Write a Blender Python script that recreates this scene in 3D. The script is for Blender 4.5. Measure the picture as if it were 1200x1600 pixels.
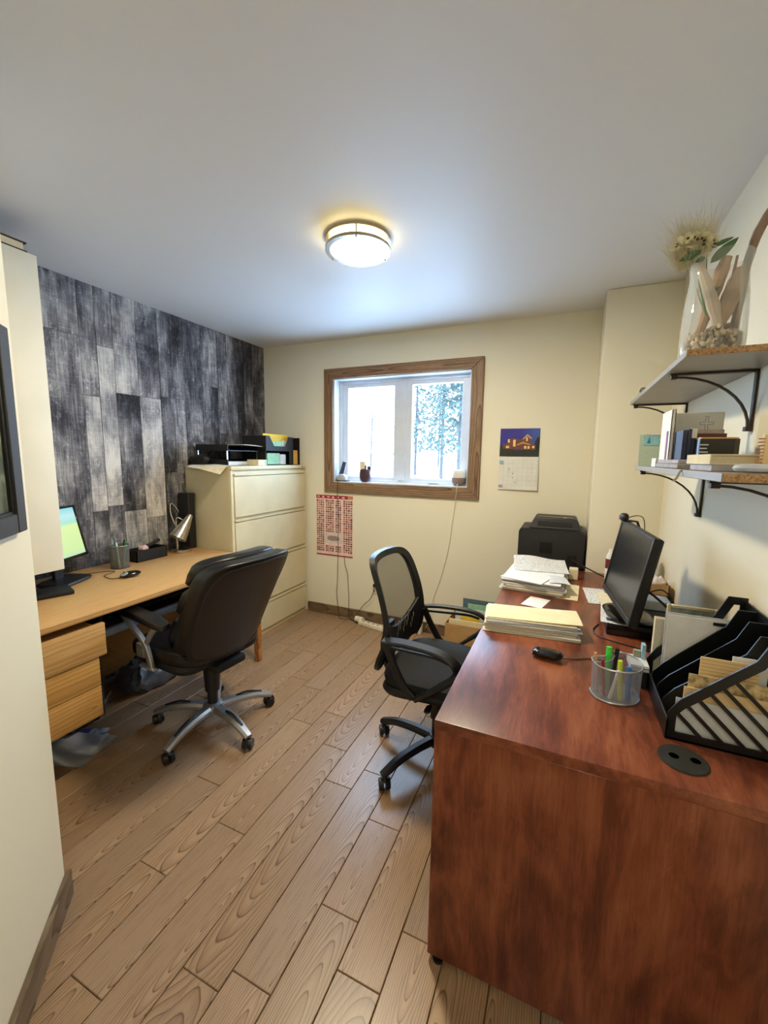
import bpy, bmesh, math, random
from mathutils import Vector, Matrix
from math import sin, cos, pi, radians as rad
for o in list(bpy.data.objects): bpy.data.objects.remove(o)
S = bpy.context.scene
C = S.collection
RND = random.Random(7)

# ---------------------------------------------------------------- camera
def camera(loc, yaw, pitch, roll, fpx):
    y, p, r = rad(yaw), rad(pitch), rad(roll)
    f = Vector((sin(y)*cos(p), cos(y)*cos(p), sin(p)))
    rt = Vector((cos(y), -sin(y), 0)); up = rt.cross(f)
    r2 = rt*cos(r)+up*sin(r); u2 = up*cos(r)-rt*sin(r)
    cd = bpy.data.cameras.new('camera'); co = bpy.data.objects.new('camera', cd); C.objects.link(co)
    m = Matrix((r2, u2, -f)).transposed().to_4x4(); m.translation = loc
    co.matrix_world = m
    cd.sensor_fit = 'HORIZONTAL'; cd.sensor_width = 36; cd.lens = fpx*36/1200
    cd.clip_start = .02; cd.clip_end = 200
    S.camera = co
camera((0, 0, 1.4286), -23.742, -7.58, .843, 643.85)

# ---------------------------------------------------------------- world and exposure
S.view_settings.view_transform = 'Standard'; S.view_settings.look = 'None'
S.view_settings.exposure = EXPOSURE = 0.17
S.view_settings.gamma = 1; S.view_settings.use_curve_mapping = False
w = bpy.data.worlds.new('overcast_sky'); S.world = w; w.use_nodes = True
bg = w.node_tree.nodes['Background']
bg.inputs[0].default_value = (.46, .69, 1.0, 1); bg.inputs[1].default_value = 23.0

def area_light(name, loc, rot, sx, sy, power, col, portal=False):
    l = bpy.data.lights.new(name, 'AREA'); l.shape = 'RECTANGLE'; l.size = sx; l.size_y = sy
    l.energy = power; l.color = col
    if portal: l.cycles.is_portal = True
    o = bpy.data.objects.new(name, l); C.objects.link(o); o.location = loc; o.rotation_euler = rot
    return o
# daylight enters through the window opening (a portal only guides the sampling of the sky)
area_light('window_daylight_portal', (-1.265, 3.30, 1.643), (rad(-90), 0, 0), 1.2, .9, 1, (1, 1, 1), True)

# ---------------------------------------------------------------- materials
def srgb(c):
    f = lambda v: v/12.92 if v <= .04045 else ((v+.055)/1.055)**2.4
    return tuple(f(v/255) for v in c[:3])+(1,)
MATS = {}
class NT:
    def __init__(s, name):
        s.m = bpy.data.materials.new(name); s.m.use_nodes = True; s.t = s.m.node_tree; s.n = s.t.nodes
        s.b = s.n['Principled BSDF']; s.out = s.n['Material Output']
    def new(s, ty, **k):
        n = s.n.new(ty)
        for a, v in k.items(): setattr(n, a, v)
        return n
    def link(s, a, b): s.t.links.new(a, b)
    def math(s, op, a, b=None, c=None):
        n = s.new('ShaderNodeMath', operation=op)
        for i, v in enumerate((a, b, c)):
            if v is None: continue
            if isinstance(v, (int, float)): n.inputs[i].default_value = v
            else: s.link(v, n.inputs[i])
        return n.outputs[0]
    def coord(s, kind='Object'): return s.new('ShaderNodeTexCoord').outputs[kind]
    def mapping(s, vec, scale=(1, 1, 1), loc=(0, 0, 0), rot=(0, 0, 0)):
        n = s.new('ShaderNodeMapping'); s.link(vec, n.inputs[0])
        n.inputs['Scale'].default_value = scale; n.inputs['Location'].default_value = loc; n.inputs['Rotation'].default_value = rot
        return n.outputs[0]
    def noise(s, vec, scale, detail=2, rough=.5, dist=0, dim='3D', w=None):
        n = s.new('ShaderNodeTexNoise', noise_dimensions=dim); s.link(vec, n.inputs['Vector'])
        n.inputs['Scale'].default_value = scale; n.inputs['Detail'].default_value = detail
        n.inputs['Roughness'].default_value = rough; n.inputs['Distortion'].default_value = dist
        if w is not None: s.link(w, n.inputs['W'])
        return n.outputs[0]
    def ramp(s, fac, stops, interp='LINEAR'):
        n = s.new('ShaderNodeValToRGB'); s.link(fac, n.inputs[0]); cr = n.color_ramp; cr.interpolation = interp
        while len(cr.elements) < len(stops): cr.elements.new(.5)
        for e, (p, c) in zip(cr.elements, stops):
            e.position = p; e.color = c if len(c) == 4 else srgb(c)
        return n.outputs[0]
    def mix(s, fac, a, b, blend='MIX'):
        n = s.new('ShaderNodeMix', data_type='RGBA', blend_type=blend)
        for i, v in ((0, fac), (6, a), (7, b)):
            if isinstance(v, (int, float)): n.inputs[i].default_value = v
            elif isinstance(v, tuple): n.inputs[i].default_value = v if len(v) == 4 else srgb(v)
            else: s.link(v, n.inputs[i])
        return n.outputs[2]
    def bump(s, h, strength=.2, dist=.002):
        n = s.new('ShaderNodeBump'); n.inputs['Strength'].default_value = strength; n.inputs['Distance'].default_value = dist
        s.link(h, n.inputs['Height']); s.link(n.outputs[0], s.b.inputs['Normal'])
    def col(s, c): s.link(c, s.b.inputs['Base Color'])
    def rough(s, v): s.b.inputs['Roughness'].default_value = v

def mat(name, c, var=.06, scale=30, rough=.5, metal=0, spec=.5, bump=0, bscale=None, emit=0, coat=0):
    """plain procedural surface: colour with a little noise variation"""
    if name in MATS: return MATS[name]
    t = NT(name); co = t.coord()
    n = t.noise(co, scale, 3)
    a = srgb([min(255, v*(1+var)) for v in c]); b = srgb([v*(1-var) for v in c])
    k = t.ramp(n, [(.3, b), (.7, a)]); t.col(k); t.rough(rough)
    t.b.inputs['Metallic'].default_value = metal; t.b.inputs['Specular IOR Level'].default_value = spec
    if coat: t.b.inputs['Coat Weight'].default_value = coat
    if bump:
        t.bump(t.noise(co, bscale or scale*4, 3), bump, .002)
    if emit:
        t.link(k, t.b.inputs['Emission Color']); t.b.inputs['Emission Strength'].default_value = emit
    MATS[name] = t.m; return t.m

def wood(name, light, mid, dark, along='Y', rings=95, slope=.10, h0=.05, wob=.03, fine=.35, rough=.45, tint=.25, spec=.4, knots=0, coat=0, lo=.25, hi=.8, across=1.0, bump=.05, offset=.06):
    """plain sawn wood: growth rings cut at a shallow angle give cathedral grain; every object gets its own cut"""
    t = NT(name); co = t.coord(); sp = t.new('ShaderNodeSeparateXYZ'); t.link(co, sp.inputs[0])
    ax = {'X': (1, 0, 2), 'Y': (0, 1, 2), 'Z': (1, 2, 0)}[along]
    u, v, z = (sp.outputs[i] for i in ax)
    rnd = t.new('ShaderNodeObjectInfo').outputs['Random']
    r2 = t.math('FRACT', t.math('MULTIPLY', rnd, 17.31)); r3 = t.math('FRACT', t.math('MULTIPLY', rnd, 53.77))
    cb = t.new('ShaderNodeCombineXYZ')
    t.link(t.math('MULTIPLY', t.math('ADD', u, z), 6*across), cb.inputs[0]); t.link(t.math('MULTIPLY', v, 2.2), cb.inputs[1]); t.link(t.math('MULTIPLY', rnd, 90), cb.inputs[2])
    n1 = t.noise(cb.outputs[0], 1.0, 2, .5)
    n1c = t.math('SUBTRACT', n1, .5)
    sg = t.math('SUBTRACT', t.math('MULTIPLY', t.math('GREATER_THAN', r2, .5), 2), 1)
    h = t.math('ADD', t.math('ADD', t.math('MULTIPLY', t.math('MULTIPLY', v, slope), sg), t.math('MULTIPLY', t.math('SUBTRACT', r3, .5), h0*2)), t.math('MULTIPLY', n1c, wob*3))
    uu = t.math('ADD', t.math('ADD', t.math('ADD', u, z), t.math('MULTIPLY', t.math('SUBTRACT', r2, .5), offset*across)), t.math('MULTIPLY', n1c, wob))
    uu = t.math('MULTIPLY', uu, .55)
    d = t.math('SQRT', t.math('ADD', t.math('MULTIPLY', uu, uu), t.math('MULTIPLY', h, h)))
    ring = t.math('FRACT', t.math('MULTIPLY', d, rings))
    # fine pores, long and thin
    cf = t.new('ShaderNodeCombineXYZ')
    t.link(t.math('MULTIPLY', t.math('ADD', u, z), 260), cf.inputs[0]); t.link(t.math('MULTIPLY', v, 9), cf.inputs[1]); t.link(t.math('MULTIPLY', rnd, 40), cf.inputs[2])
    pores = t.noise(cf.outputs[0], 1, 3, .6)
    ck = t.ramp(ring, [(0, light), (lo, light), (hi, mid), (.93, dark), (1, light)])
    k = t.mix(t.math('MULTIPLY', t.math('GREATER_THAN', pores, .56), fine), ck, dark)
    # broad tone per board
    hsv = t.new('ShaderNodeHueSaturation'); t.link(k, hsv.inputs['Color'])
    t.link(t.math('ADD', 1-tint/2, t.math('MULTIPLY', r3, tint)), hsv.inputs['Value'])
    t.link(t.math('ADD', .92, t.math('MULTIPLY', r2, .16)), hsv.inputs['Saturation'])
    k = hsv.outputs[0]
    if knots:
        vo = t.new('ShaderNodeTexVoronoi'); t.link(t.mapping(co, (knots, knots, knots)), vo.inputs['Vector']); vo.inputs['Scale'].default_value = 1
        vo.inputs['Randomness'].default_value = 1
        k = t.mix(t.ramp(vo.outputs['Distance'], [(.0, (255, 255, 255)), (.10, (120, 120, 120)), (.17, (0, 0, 0))]), k, dark)
    t.col(k); t.rough(rough); t.b.inputs['Specular IOR Level'].default_value = spec
    if coat: t.b.inputs['Coat Weight'].default_value = coat; t.b.inputs['Coat Roughness'].default_value = .25
    if bump: t.bump(t.math('ADD', t.math('MULTIPLY', ring, .5), pores), bump, .001)
    MATS[name] = t.m; return t.m

def see_through(name, c, amount, rough=.1, holes=0, gloss=.0, metal=0):
    """thin clear or perforated sheet: part of the light passes straight through"""
    t = NT(name); t.b.inputs['Base Color'].default_value = srgb(c); t.rough(rough); t.b.inputs['Metallic'].default_value = metal
    tr = t.new('ShaderNodeBsdfTransparent'); mx = t.new('ShaderNodeMixShader')
    if holes:
        co = t.mapping(t.coord(), (holes, holes, holes)); vo = t.new('ShaderNodeTexVoronoi'); t.link(co, vo.inputs['Vector']); vo.inputs['Scale'].default_value = 1
        vo.inputs['Randomness'].default_value = 0
        f = t.ramp(vo.outputs['Distance'], [(amount, (0, 0, 0)), (min(1, amount+.08), (255, 255, 255))])
        t.link(f, mx.inputs[0])
    else:
        lw = t.new('ShaderNodeLayerWeight'); lw.inputs[0].default_value = .25
        t.link(t.math('ADD', 1-amount, t.math('MULTIPLY', lw.outputs['Fresnel'], gloss)), mx.inputs[0])
    t.link(tr.outputs[0], mx.inputs[1]); t.link(t.b.outputs[0], mx.inputs[2]); t.link(mx.outputs[0], t.out.inputs[0])
    MATS[name] = t.m; return t.m

def stripes(name, c, ink, scale, axis=1, duty=.45, rough=.8, gap=.5):
    """paper with rows of print: lines broken by noise into word-like runs"""
    if name in MATS: return MATS[name]
    t = NT(name); co = t.coord(); sp = t.new('ShaderNodeSeparateXYZ'); t.link(co, sp.inputs[0])
    row = t.math('FRACT', t.math('MULTIPLY', sp.outputs[axis], scale))
    on_ = t.math('LESS_THAN', row, duty)
    sc = [scale*1.2]*3; sc[axis] = scale*.999
    nz = t.noise(t.mapping(co, tuple(sc)), 1, 1)
    f = t.math('MULTIPLY', on_, t.math('GREATER_THAN', nz, gap))
    k = t.mix(f, srgb(c), srgb(ink)); t.col(k); t.rough(rough); MATS[name] = t.m; return t.m

def emitter(name, c, strength):
    t = NT(name); t.b.inputs['Base Color'].default_value = srgb(c)
    n = t.noise(t.coord(), 4, 1); k = t.mix(.04, srgb(c), n)
    t.link(k, t.b.inputs['Emission Color']); t.b.inputs['Emission Strength'].default_value = strength
    MATS[name] = t.m; return t.m

# ---------------------------------------------------------------- mesh helpers
def bm_(): return bmesh.new()
def box(bm, x0, x1, y0, y1, z0, z1, bev=0, seg=1):
    m = Matrix.Translation(((x0+x1)/2, (y0+y1)/2, (z0+z1)/2)) @ Matrix.Diagonal((abs(x1-x0), abs(y1-y0), abs(z1-z0), 1))
    r = bmesh.ops.create_cube(bm, size=1, matrix=m)
    if bev:
        es = list({e for v in r['verts'] for e in v.link_edges})
        bmesh.ops.bevel(bm, geom=es, offset=bev, segments=seg, profile=.5, affect='EDGES')
    return bm
def cyl(bm, p0, p1, r0, r1=None, n=16, caps=True):
    p0, p1 = Vector(p0), Vector(p1); d = p1-p0; L = d.length
    q = d.to_track_quat('Z', 'Y').to_matrix().to_4x4(); q.translation = (p0+p1)/2
    bmesh.ops.create_cone(bm, cap_ends=caps, segments=n, radius1=r0, radius2=r0 if r1 is None else r1, depth=L, matrix=q)
    return bm
def rings(bm, secs, closed=True, caps=True):
    """skin a list of equal-length point rings"""
    vs = [[bm.verts.new(p) for p in s] for s in secs]; n = len(vs[0])
    for a, b in zip(vs, vs[1:]):
        for i in range(n if closed else n-1):
            j = (i+1) % n
            bm.faces.new((a[i], a[j], b[j], b[i]))
    if caps and closed:
        bm.faces.new(list(reversed(vs[0]))); bm.faces.new(vs[-1])
    return bm
def frames(pts, up):
    pts = [Vector(p) for p in pts]; out = []
    for i, p in enumerate(pts):
        t = (pts[min(i+1, len(pts)-1)]-pts[max(i-1, 0)]).normalized()
        s = t.cross(Vector(up))
        if s.length < 1e-4: s = t.cross(Vector((1, 0, .3)))
        s.normalize(); u = s.cross(t).normalized(); out.append((p, s, u))
    return out
def tube(bm, pts, r, n=8, up=(0, 0, 1)):
    R_ = r if isinstance(r, (list, tuple)) else [r]*len(pts)
    # parallel-transport frames so that the tube never twists
    P = [Vector(p) for p in pts]; secs = []; t0 = None; s = None
    for i, p in enumerate(P):
        t = (P[min(i+1, len(P)-1)]-P[max(i-1, 0)]).normalized()
        if s is None:
            s = t.cross(Vector((0, 0, 1)) if abs(t.z) < .9 else Vector((1, 0, 0))).normalized()
        else:
            s = (t0.rotation_difference(t) @ s); s = (s-t*s.dot(t)).normalized()
        t0 = t; u = s.cross(t)
        secs.append([p+(s*cos(2*pi*k/n)+u*sin(2*pi*k/n))*R_[i] for k in range(n)])
    return rings(bm, secs)
def strip(bm, pts, w, h, up=(0, 0, 1), round_=.35):
    W_ = w if isinstance(w, (list, tuple)) else [w]*len(pts); H_ = h if isinstance(h, (list, tuple)) else [h]*len(pts)
    secs = []
    for (p, s, u), a, b in zip(frames(pts, up), W_, H_):
        a, b = a/2, b/2; k = min(a, b)*round_
        q = [(a, b-k), (a-k, b), (-a+k, b), (-a, b-k), (-a, -b+k), (-a+k, -b), (a-k, -b), (a, -b+k)]
        secs.append([p+s*x+u*y for x, y in q])
    return rings(bm, secs)
def smooth_path(pts, k=6):
    P = [Vector(p) for p in pts]; out = []
    for i in range(len(P)-1):
        a, b, c, d = P[max(i-1, 0)], P[i], P[i+1], P[min(i+2, len(P)-1)]
        for j in range(k):
            t = j/k
            out.append(.5*((2*b)+(c-a)*t+(2*a-5*b+4*c-d)*t*t+(3*b-a-3*c+d)*t**3))
    out.append(P[-1]); return out
def lathe(bm, prof, n=24, c=(0, 0, 0)):
    """profile of (r, z), open at both ends unless r is 0"""
    c = Vector(c); rows = []
    for r, z in prof:
        rows.append([bm.verts.new(c+Vector((0, 0, z)))] if r < 1e-6 else [bm.verts.new(c+Vector((r*cos(2*pi*k/n), r*sin(2*pi*k/n), z))) for k in range(n)])
    for a, b in zip(rows, rows[1:]):
        for k in range(n):
            j = (k+1) % n
            if len(a) == 1 and len(b) == 1: continue
            if len(a) == 1: bm.faces.new((a[0], b[j], b[k]))
            elif len(b) == 1: bm.faces.new((a[k], a[j], b[0]))
            else: bm.faces.new((a[k], a[j], b[j], b[k]))
    return bm
def prism(bm, poly, d0, d1, plane='XY'):
    """extrude a 2D outline between d0 and d1 along the axis normal to the plane"""
    f = {'XY': lambda a, b, d: (a, b, d), 'XZ': lambda a, b, d: (a, d, b), 'YZ': lambda a, b, d: (d, a, b)}[plane]
    return rings(bm, [[f(a, b, d) for a, b in poly] for d in (d0, d1)])
def pillow(bm, c, h, e=.35, n=20, m=10, deform=None):
    """superellipsoid: a soft-edged box"""
    c = Vector(c); sg = lambda v, p: math.copysign(abs(v)**p, v)
    rows = []
    for i in range(m+1):
        ph = -pi/2+pi*i/m
        if i in (0, m): row = [Vector((0, 0, h[2]*sg(sin(ph), e)))]
        else: row = [Vector((h[0]*sg(cos(ph), e)*sg(cos(2*pi*k/n), e), h[1]*sg(cos(ph), e)*sg(sin(2*pi*k/n), e), h[2]*sg(sin(ph), e))) for k in range(n)]
        if deform: row = [Vector(deform(*p)) for p in row]
        rows.append([bm.verts.new(c+p) for p in row])
    for a, b in zip(rows, rows[1:]):
        for k in range(n):
            j = (k+1) % n
            if len(a) == 1: bm.faces.new((a[0], b[j], b[k]))
            elif len(b) == 1: bm.faces.new((a[k], a[j], b[0]))
            else: bm.faces.new((a[k], a[j], b[j], b[k]))
    return bm
def sheet(bm, x0, x1, y0, y1, z, t=.0008, nx=6, ny=6, f=None):
    """a sheet of paper with thickness; f(x, y) lifts it"""
    f = f or (lambda x, y: 0)
    top = [[bm.verts.new((x0+(x1-x0)*i/nx, y0+(y1-y0)*j/ny, z+t+f(i/nx, j/ny))) for j in range(ny+1)] for i in range(nx+1)]
    bot = [[bm.verts.new((v.co.x, v.co.y, v.co.z-t)) for v in r] for r in top]
    for i in range(nx):
        for j in range(ny):
            bm.faces.new((top[i][j], top[i+1][j], top[i+1][j+1], top[i][j+1]))
            bm.faces.new((bot[i][j], bot[i][j+1], bot[i+1][j+1], bot[i+1][j]))
    for i in range(nx):
        bm.faces.new((top[i][0], bot[i][0], bot[i+1][0], top[i+1][0])); bm.faces.new((top[i+1][ny], bot[i+1][ny], bot[i][ny], top[i][ny]))
    for j in range(ny):
        bm.faces.new((top[0][j+1], bot[0][j+1], bot[0][j], top[0][j])); bm.faces.new((top[nx][j], bot[nx][j], bot[nx][j+1], top[nx][j+1]))
    return bm
def xf(bm, m):
    bmesh.ops.transform(bm, matrix=m, verts=bm.verts); return bm
def T(x=0, y=0, z=0, rz=0, rx=0, ry=0):
    return Matrix.Translation((x, y, z)) @ Matrix.Rotation(rad(rz), 4, 'Z') @ Matrix.Rotation(rad(ry), 4, 'Y') @ Matrix.Rotation(rad(rx), 4, 'X')

XF = {}
def obj(name, bm, m, parent=None, origin=None, smooth=True, world=False, label=None):
    """link a bmesh as one mesh object. world=True: built in world space although it has a parent"""
    bmesh.ops.recalc_face_normals(bm, faces=bm.faces)
    if parent is not None and world: bmesh.ops.transform(bm, matrix=XF[parent.name].inverted(), verts=bm.verts)
    if origin == 'base':
        cs = [v.co for v in bm.verts]
        origin = Vector(((min(c.x for c in cs)+max(c.x for c in cs))/2, (min(c.y for c in cs)+max(c.y for c in cs))/2, min(c.z for c in cs)))
    if origin == 'mid':
        cs = [v.co for v in bm.verts]
        origin = Vector([(min(c[i] for c in cs)+max(c[i] for c in cs))/2 for i in range(3)])
    if origin is not None: bmesh.ops.translate(bm, vec=-Vector(origin), verts=bm.verts)
    me = bpy.data.meshes.new(name); bm.to_mesh(me); bm.free()
    me.materials.append(m)
    if smooth:
        me.shade_smooth(); me.set_sharp_from_angle(angle=rad(38))
    o = bpy.data.objects.new(name, me); C.objects.link(o)
    if origin is not None: o.location = origin
    if parent is not None: o.parent = parent
    if label: o['label'] = label
    M0 = Matrix.Translation(origin) if origin is not None else Matrix.Identity(4)
    XF[o.name] = (XF[parent.name] @ M0) if parent is not None else M0
    return o
def tag(o, label, cat, group=None):
    o['label'] = label; o['category'] = cat
    if group: o['group'] = group
    return o
def thing(name, label, cat, loc=(0, 0, 0), rotz=0, group=None):
    o = bpy.data.objects.new(name, None); C.objects.link(o); o.empty_display_size = .05
    o.location = loc; o.rotation_euler = (0, 0, rad(rotz)); tag(o, label, cat, group)
    XF[o.name] = Matrix.Translation(loc) @ Matrix.Rotation(rad(rotz), 4, 'Z'); return o
def struct(o): o['kind'] = 'structure'; return o
def struct_root(name, loc=(0, 0, 0)):
    o = bpy.data.objects.new(name, None); C.objects.link(o); o.location = loc; o.empty_display_size = .05
    o['kind'] = 'structure'; XF[o.name] = Matrix.Translation(loc); return o
def single(name, bm, m, label, cat, group=None, origin='base', **k):
    return tag(obj(name, bm, m, origin=origin, **k), label, cat, group)
def text_mesh(bm, s, size, mtx, depth=.0004):
    cu = bpy.data.curves.new('tmp', 'FONT'); cu.body = s; cu.size = size; cu.extrude = depth/2; cu.align_x = 'CENTER'; cu.align_y = 'CENTER'
    ob = bpy.data.objects.new('tmp', cu); C.objects.link(ob)
    me = bpy.data.meshes.new_from_object(ob.evaluated_get(bpy.context.evaluated_depsgraph_get()))
    b2 = bmesh.new(); b2.from_mesh(me); bmesh.ops.transform(b2, matrix=mtx, verts=b2.verts); b2.to_mesh(me); b2.free(); bm.from_mesh(me)
    bpy.data.objects.remove(ob); bpy.data.curves.remove(cu); bpy.data.meshes.remove(me)
    return bm
# ================================================================ the room
XL, XR, YB, H = -2.59, .51, 3.118, 2.392          # left wall, right wall, back wall, ceiling
XJ, YJ = .146, 2.787                               # boxed-in corner
PX, PY = -1.385, .65                               # corner of the diagonal wall
QX, QY = -.385, -.35
RY = -1.45                                         # end of the passage behind the camera

def wall_paint(name, c, rough=.75, spec=.25):
    t = NT(name); co = t.coord(); n = t.noise(co, 3, 3); k = t.mix(t.math('MULTIPLY', n, .10), srgb(c), srgb([v*.90 for v in c])); t.col(k); t.rough(rough)
    t.b.inputs['Specular IOR Level'].default_value = spec; t.bump(t.noise(co, 260, 2), .05, .001); MATS[name] = t.m; return t.m
CREAM = wall_paint('cream_wall_paint', (234, 228, 206), .6, .3)
CEIL = wall_paint('white_ceiling_paint', (226, 226, 226), .5, .4)

FLOORW = wood('ash_floor_boards', (160, 131, 102), (142, 113, 86), (92, 70, 52), 'Y', rings=290, slope=.055, h0=.03, wob=.006, fine=.30, rough=.33, tint=.20, spec=.5, lo=.25, hi=.82, bump=.04, offset=.16)
# ---- floor: dark bed with individual boards on it
fl = struct_root('floor')
obj('subfloor', box(bm_(), XL-.15, XR+.15, RY-.1, YB+.15, -.06, -.011), mat('dark_subfloor', (44, 34, 26), rough=.9), fl)
BW = .1325
known = {0: [1.6, 2.5], 1: [.979, 1.324, 2.05], 2: [.728, 1.55, 2.3], 3: [1.426, 2.2], 4: [.30, 1.62, 2.75], 5: [.536, 1.065, 1.85], 6: [.834, 1.72, 2.4]}
k0 = math.floor((-.365-XR)/BW)-1
for k in range(k0, 20):
    xb = -.365-BW*k; xa = xb-BW                     # board spans xa..xb ; k counts to the left
    xa_, xb_ = max(xa, XL-.02), min(xb, XR+.02)
    if xb_-xa_ < .01: continue
    idx = k-0
    if idx-0 in known: js = known[idx]
    else:
        js = []; y = -.9+RND.uniform(0, .9)
        while y < YB-.25: js.append(y); y += RND.uniform(.45, 1.15)
    ys = sorted([RY-.05]+[j for j in js]+[YB+.05])
    if idx in known:                                # fill the unseen near end as well
        ys = [RY-.05, min(js)-.75]+js+[YB+.05]
    for a, b in zip(ys, ys[1:]):
        bm = bm_(); g = .0011
        x0, x1, y0, y1, zt, c = xa_+g, xb_-g, a+g, b-g, 0, .0018
        lo = [(x0, y0, -.011), (x1, y0, -.011), (x1, y1, -.011), (x0, y1, -.011)]
        md = [(x0, y0, zt-c), (x1, y0, zt-c), (x1, y1, zt-c), (x0, y1, zt-c)]
        tp = [(x0+c, y0+c, zt), (x1-c, y0+c, zt), (x1-c, y1-c, zt), (x0+c, y1-c, zt)]
        rings(bm, [lo, md, tp]); obj('floor_board', bm, FLOORW, fl, origin='mid', smooth=False)

# ---- ceiling and walls
struct(obj('ceiling', box(bm_(), XL-.15, XR+.15, RY-.1, YB+.2, H, H+.1), CEIL))
WX0, WX1, WZ0, WZ1 = -1.852, -.682, 1.208, 2.076   # window opening
b = bm_()
box(b, XL-.15, WX0, YB, YB+.2, -.05, H); box(b, WX1, XR+.15, YB, YB+.2, -.05, H)
box(b, WX0, WX1, YB, YB+.2, -.05, WZ0); box(b, WX0, WX1, YB, YB+.2, WZ1, H)
struct(obj('wall_back', b, CREAM, smooth=False))
struct(obj('wall_corner', box(bm_(), XJ, XR+.1, YJ, YB+.02, -.05, H, .006, 2), CREAM))
struct(obj('wall_right', box(bm_(), XR, XR+.15, RY-.1, YB+.1, -.05, H), CREAM))
struct(obj('wall_near', box(bm_(), XL-.15, PX-.02, PY-.1, PY, -.05, H), CREAM))
b = prism(bm_(), [(PX, PY), (QX, QY), (QX-.08, QY-.05), (PX-.14, PY-.0), (PX-.06, PY)], -.05, H)
struct(obj('wall_diagonal', b, CREAM))
struct(obj('wall_passage', box(bm_(), QX-.1, QX, RY-.1, QY-.02, -.05, H), CREAM))
struct(obj('wall_rear', box(bm_(), QX-.1, XR+.1, RY-.1, RY, -.05, H), CREAM))

# ---- left wall: weathered planks, each its own piece with its own tone
def weathered():
    t = NT('weathered_grey_planks'); co = t.coord(); rnd = t.new('ShaderNodeObjectInfo'); r = rnd.outputs['Random']
    sp = t.new('ShaderNodeSeparateXYZ'); t.link(co, sp.inputs[0])
    def v(sy, sz, k):
        c = t.new('ShaderNodeCombineXYZ'); t.link(t.math('MULTIPLY', sp.outputs[1], sy), c.inputs[1]); t.link(t.math('MULTIPLY', sp.outputs[2], sz), c.inputs[2]); t.link(t.math('MULTIPLY', r, k), c.inputs[0]); return c.outputs[0]
    grain = t.noise(v(95, 5, 31), 1, 5, .65); blot = t.noise(v(7, 3.2, 77), 1, 4, .62, .4); cross = t.noise(v(9, 190, 13), 1, 3, .6); scr = t.noise(v(34, 26, 51), 1, 5, .7, 1.5)
    # plank tone comes from the object's own colour value
    tone = rnd.outputs['Color']; bw = t.new('ShaderNodeRGBToBW'); t.link(tone, bw.inputs[0])
    val = t.math('ADD', bw.outputs[0], t.math('MULTIPLY', t.math('SUBTRACT', blot, .5), 1.7))
    val = t.math('ADD', val, t.math('MULTIPLY', t.math('SUBTRACT', grain, .5), .75))
    val = t.math('ADD', val, t.math('MULTIPLY', t.math('SUBTRACT', cross, .5), .28))
    val = t.math('ADD', val, t.math('MULTIPLY', t.math('GREATER_THAN', scr, .60), .20))
    vo = t.new('ShaderNodeTexVoronoi'); t.link(v(5.5, 3.0, 19), vo.inputs['Vector']); vo.inputs['Scale'].default_value = 1
    val = t.math('SUBTRACT', val, t.ramp(vo.outputs['Distance'], [(.0, (190, 190, 190)), (.07, (110, 110, 110)), (.12, (0, 0, 0))]))
    k = t.ramp(val, [(0, (34, 34, 37)), (.22, (70, 69, 74)), (.45, (118, 116, 119)), (.66, (166, 163, 161)), (.95, (214, 208, 200))])
    t.col(k); t.rough(.7); t.b.inputs['Specular IOR Level'].default_value = .25; t.bump(val, .12, .0015); MATS['weathered'] = t.m; return t.m
WEATH = weathered()
wl = struct_root('wall_left')
obj('wall_backing', box(bm_(), XL-.15, XL-.004, PY-.1, YB+.1, -.05, H), mat('dark_wall_backing', (42, 41, 42), rough=.9), wl)
cols = [.64, .80, .97, 1.17, 1.34, 1.542, 1.634, 1.734, 1.887, 2.042, 2.144, 2.243, 2.40, 2.475, 2.561, 2.661, 2.767, 2.856, 2.961, 3.118]
jt = {4: [(1.0, .35), (2.088, .42)], 5: [(1.075, .40), (1.762, .66), ], 6: [(1.1, .48), (2.061, .70)], 7: [(1.057, .64), (1.80, .22)], 8: [(.995, .62), (1.80, .74), (2.133, .28)],
      9: [(1.30, .32), (1.82, .22)], 10: [(.95, .5), (1.82, .46)], 11: [(1.52, .33)], 12: [(1.45, .30)], 13: [(1.954, .12)], 14: [(1.60, .30)], 15: [(1.2, .4)], 16: [(1.4, .16)], 17: [(1.66, .17)], 18: [(1.3, .33)]}
topt = {4: .50, 5: .36, 6: .40, 7: .52, 8: .42, 9: .36, 10: .26, 11: .40, 12: .34, 13: .50, 14: .42, 15: .40, 16: .13, 17: .26, 18: .36}
for i, (a, c) in enumerate(zip(cols, cols[1:])):
    segs = []; z0 = 0.0
    for z, tone in jt.get(i, [(RND.uniform(.7, 1.7), RND.uniform(.2, .6))]): segs.append((z0, z, tone)); z0 = z
    segs.append((z0, H, topt.get(i, RND.uniform(.25, .5))))
    for z0, z1, tone in segs:
        x1 = XL+RND.uniform(0, .0012)
        o = obj('wall_plank', box(bm_(), XL-.005, x1, a+.0014, c-.0014, z0+.0012, z1-.0012), WEATH, wl, origin='mid', smooth=False)
        o.color = (tone, tone, tone, 1)

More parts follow.
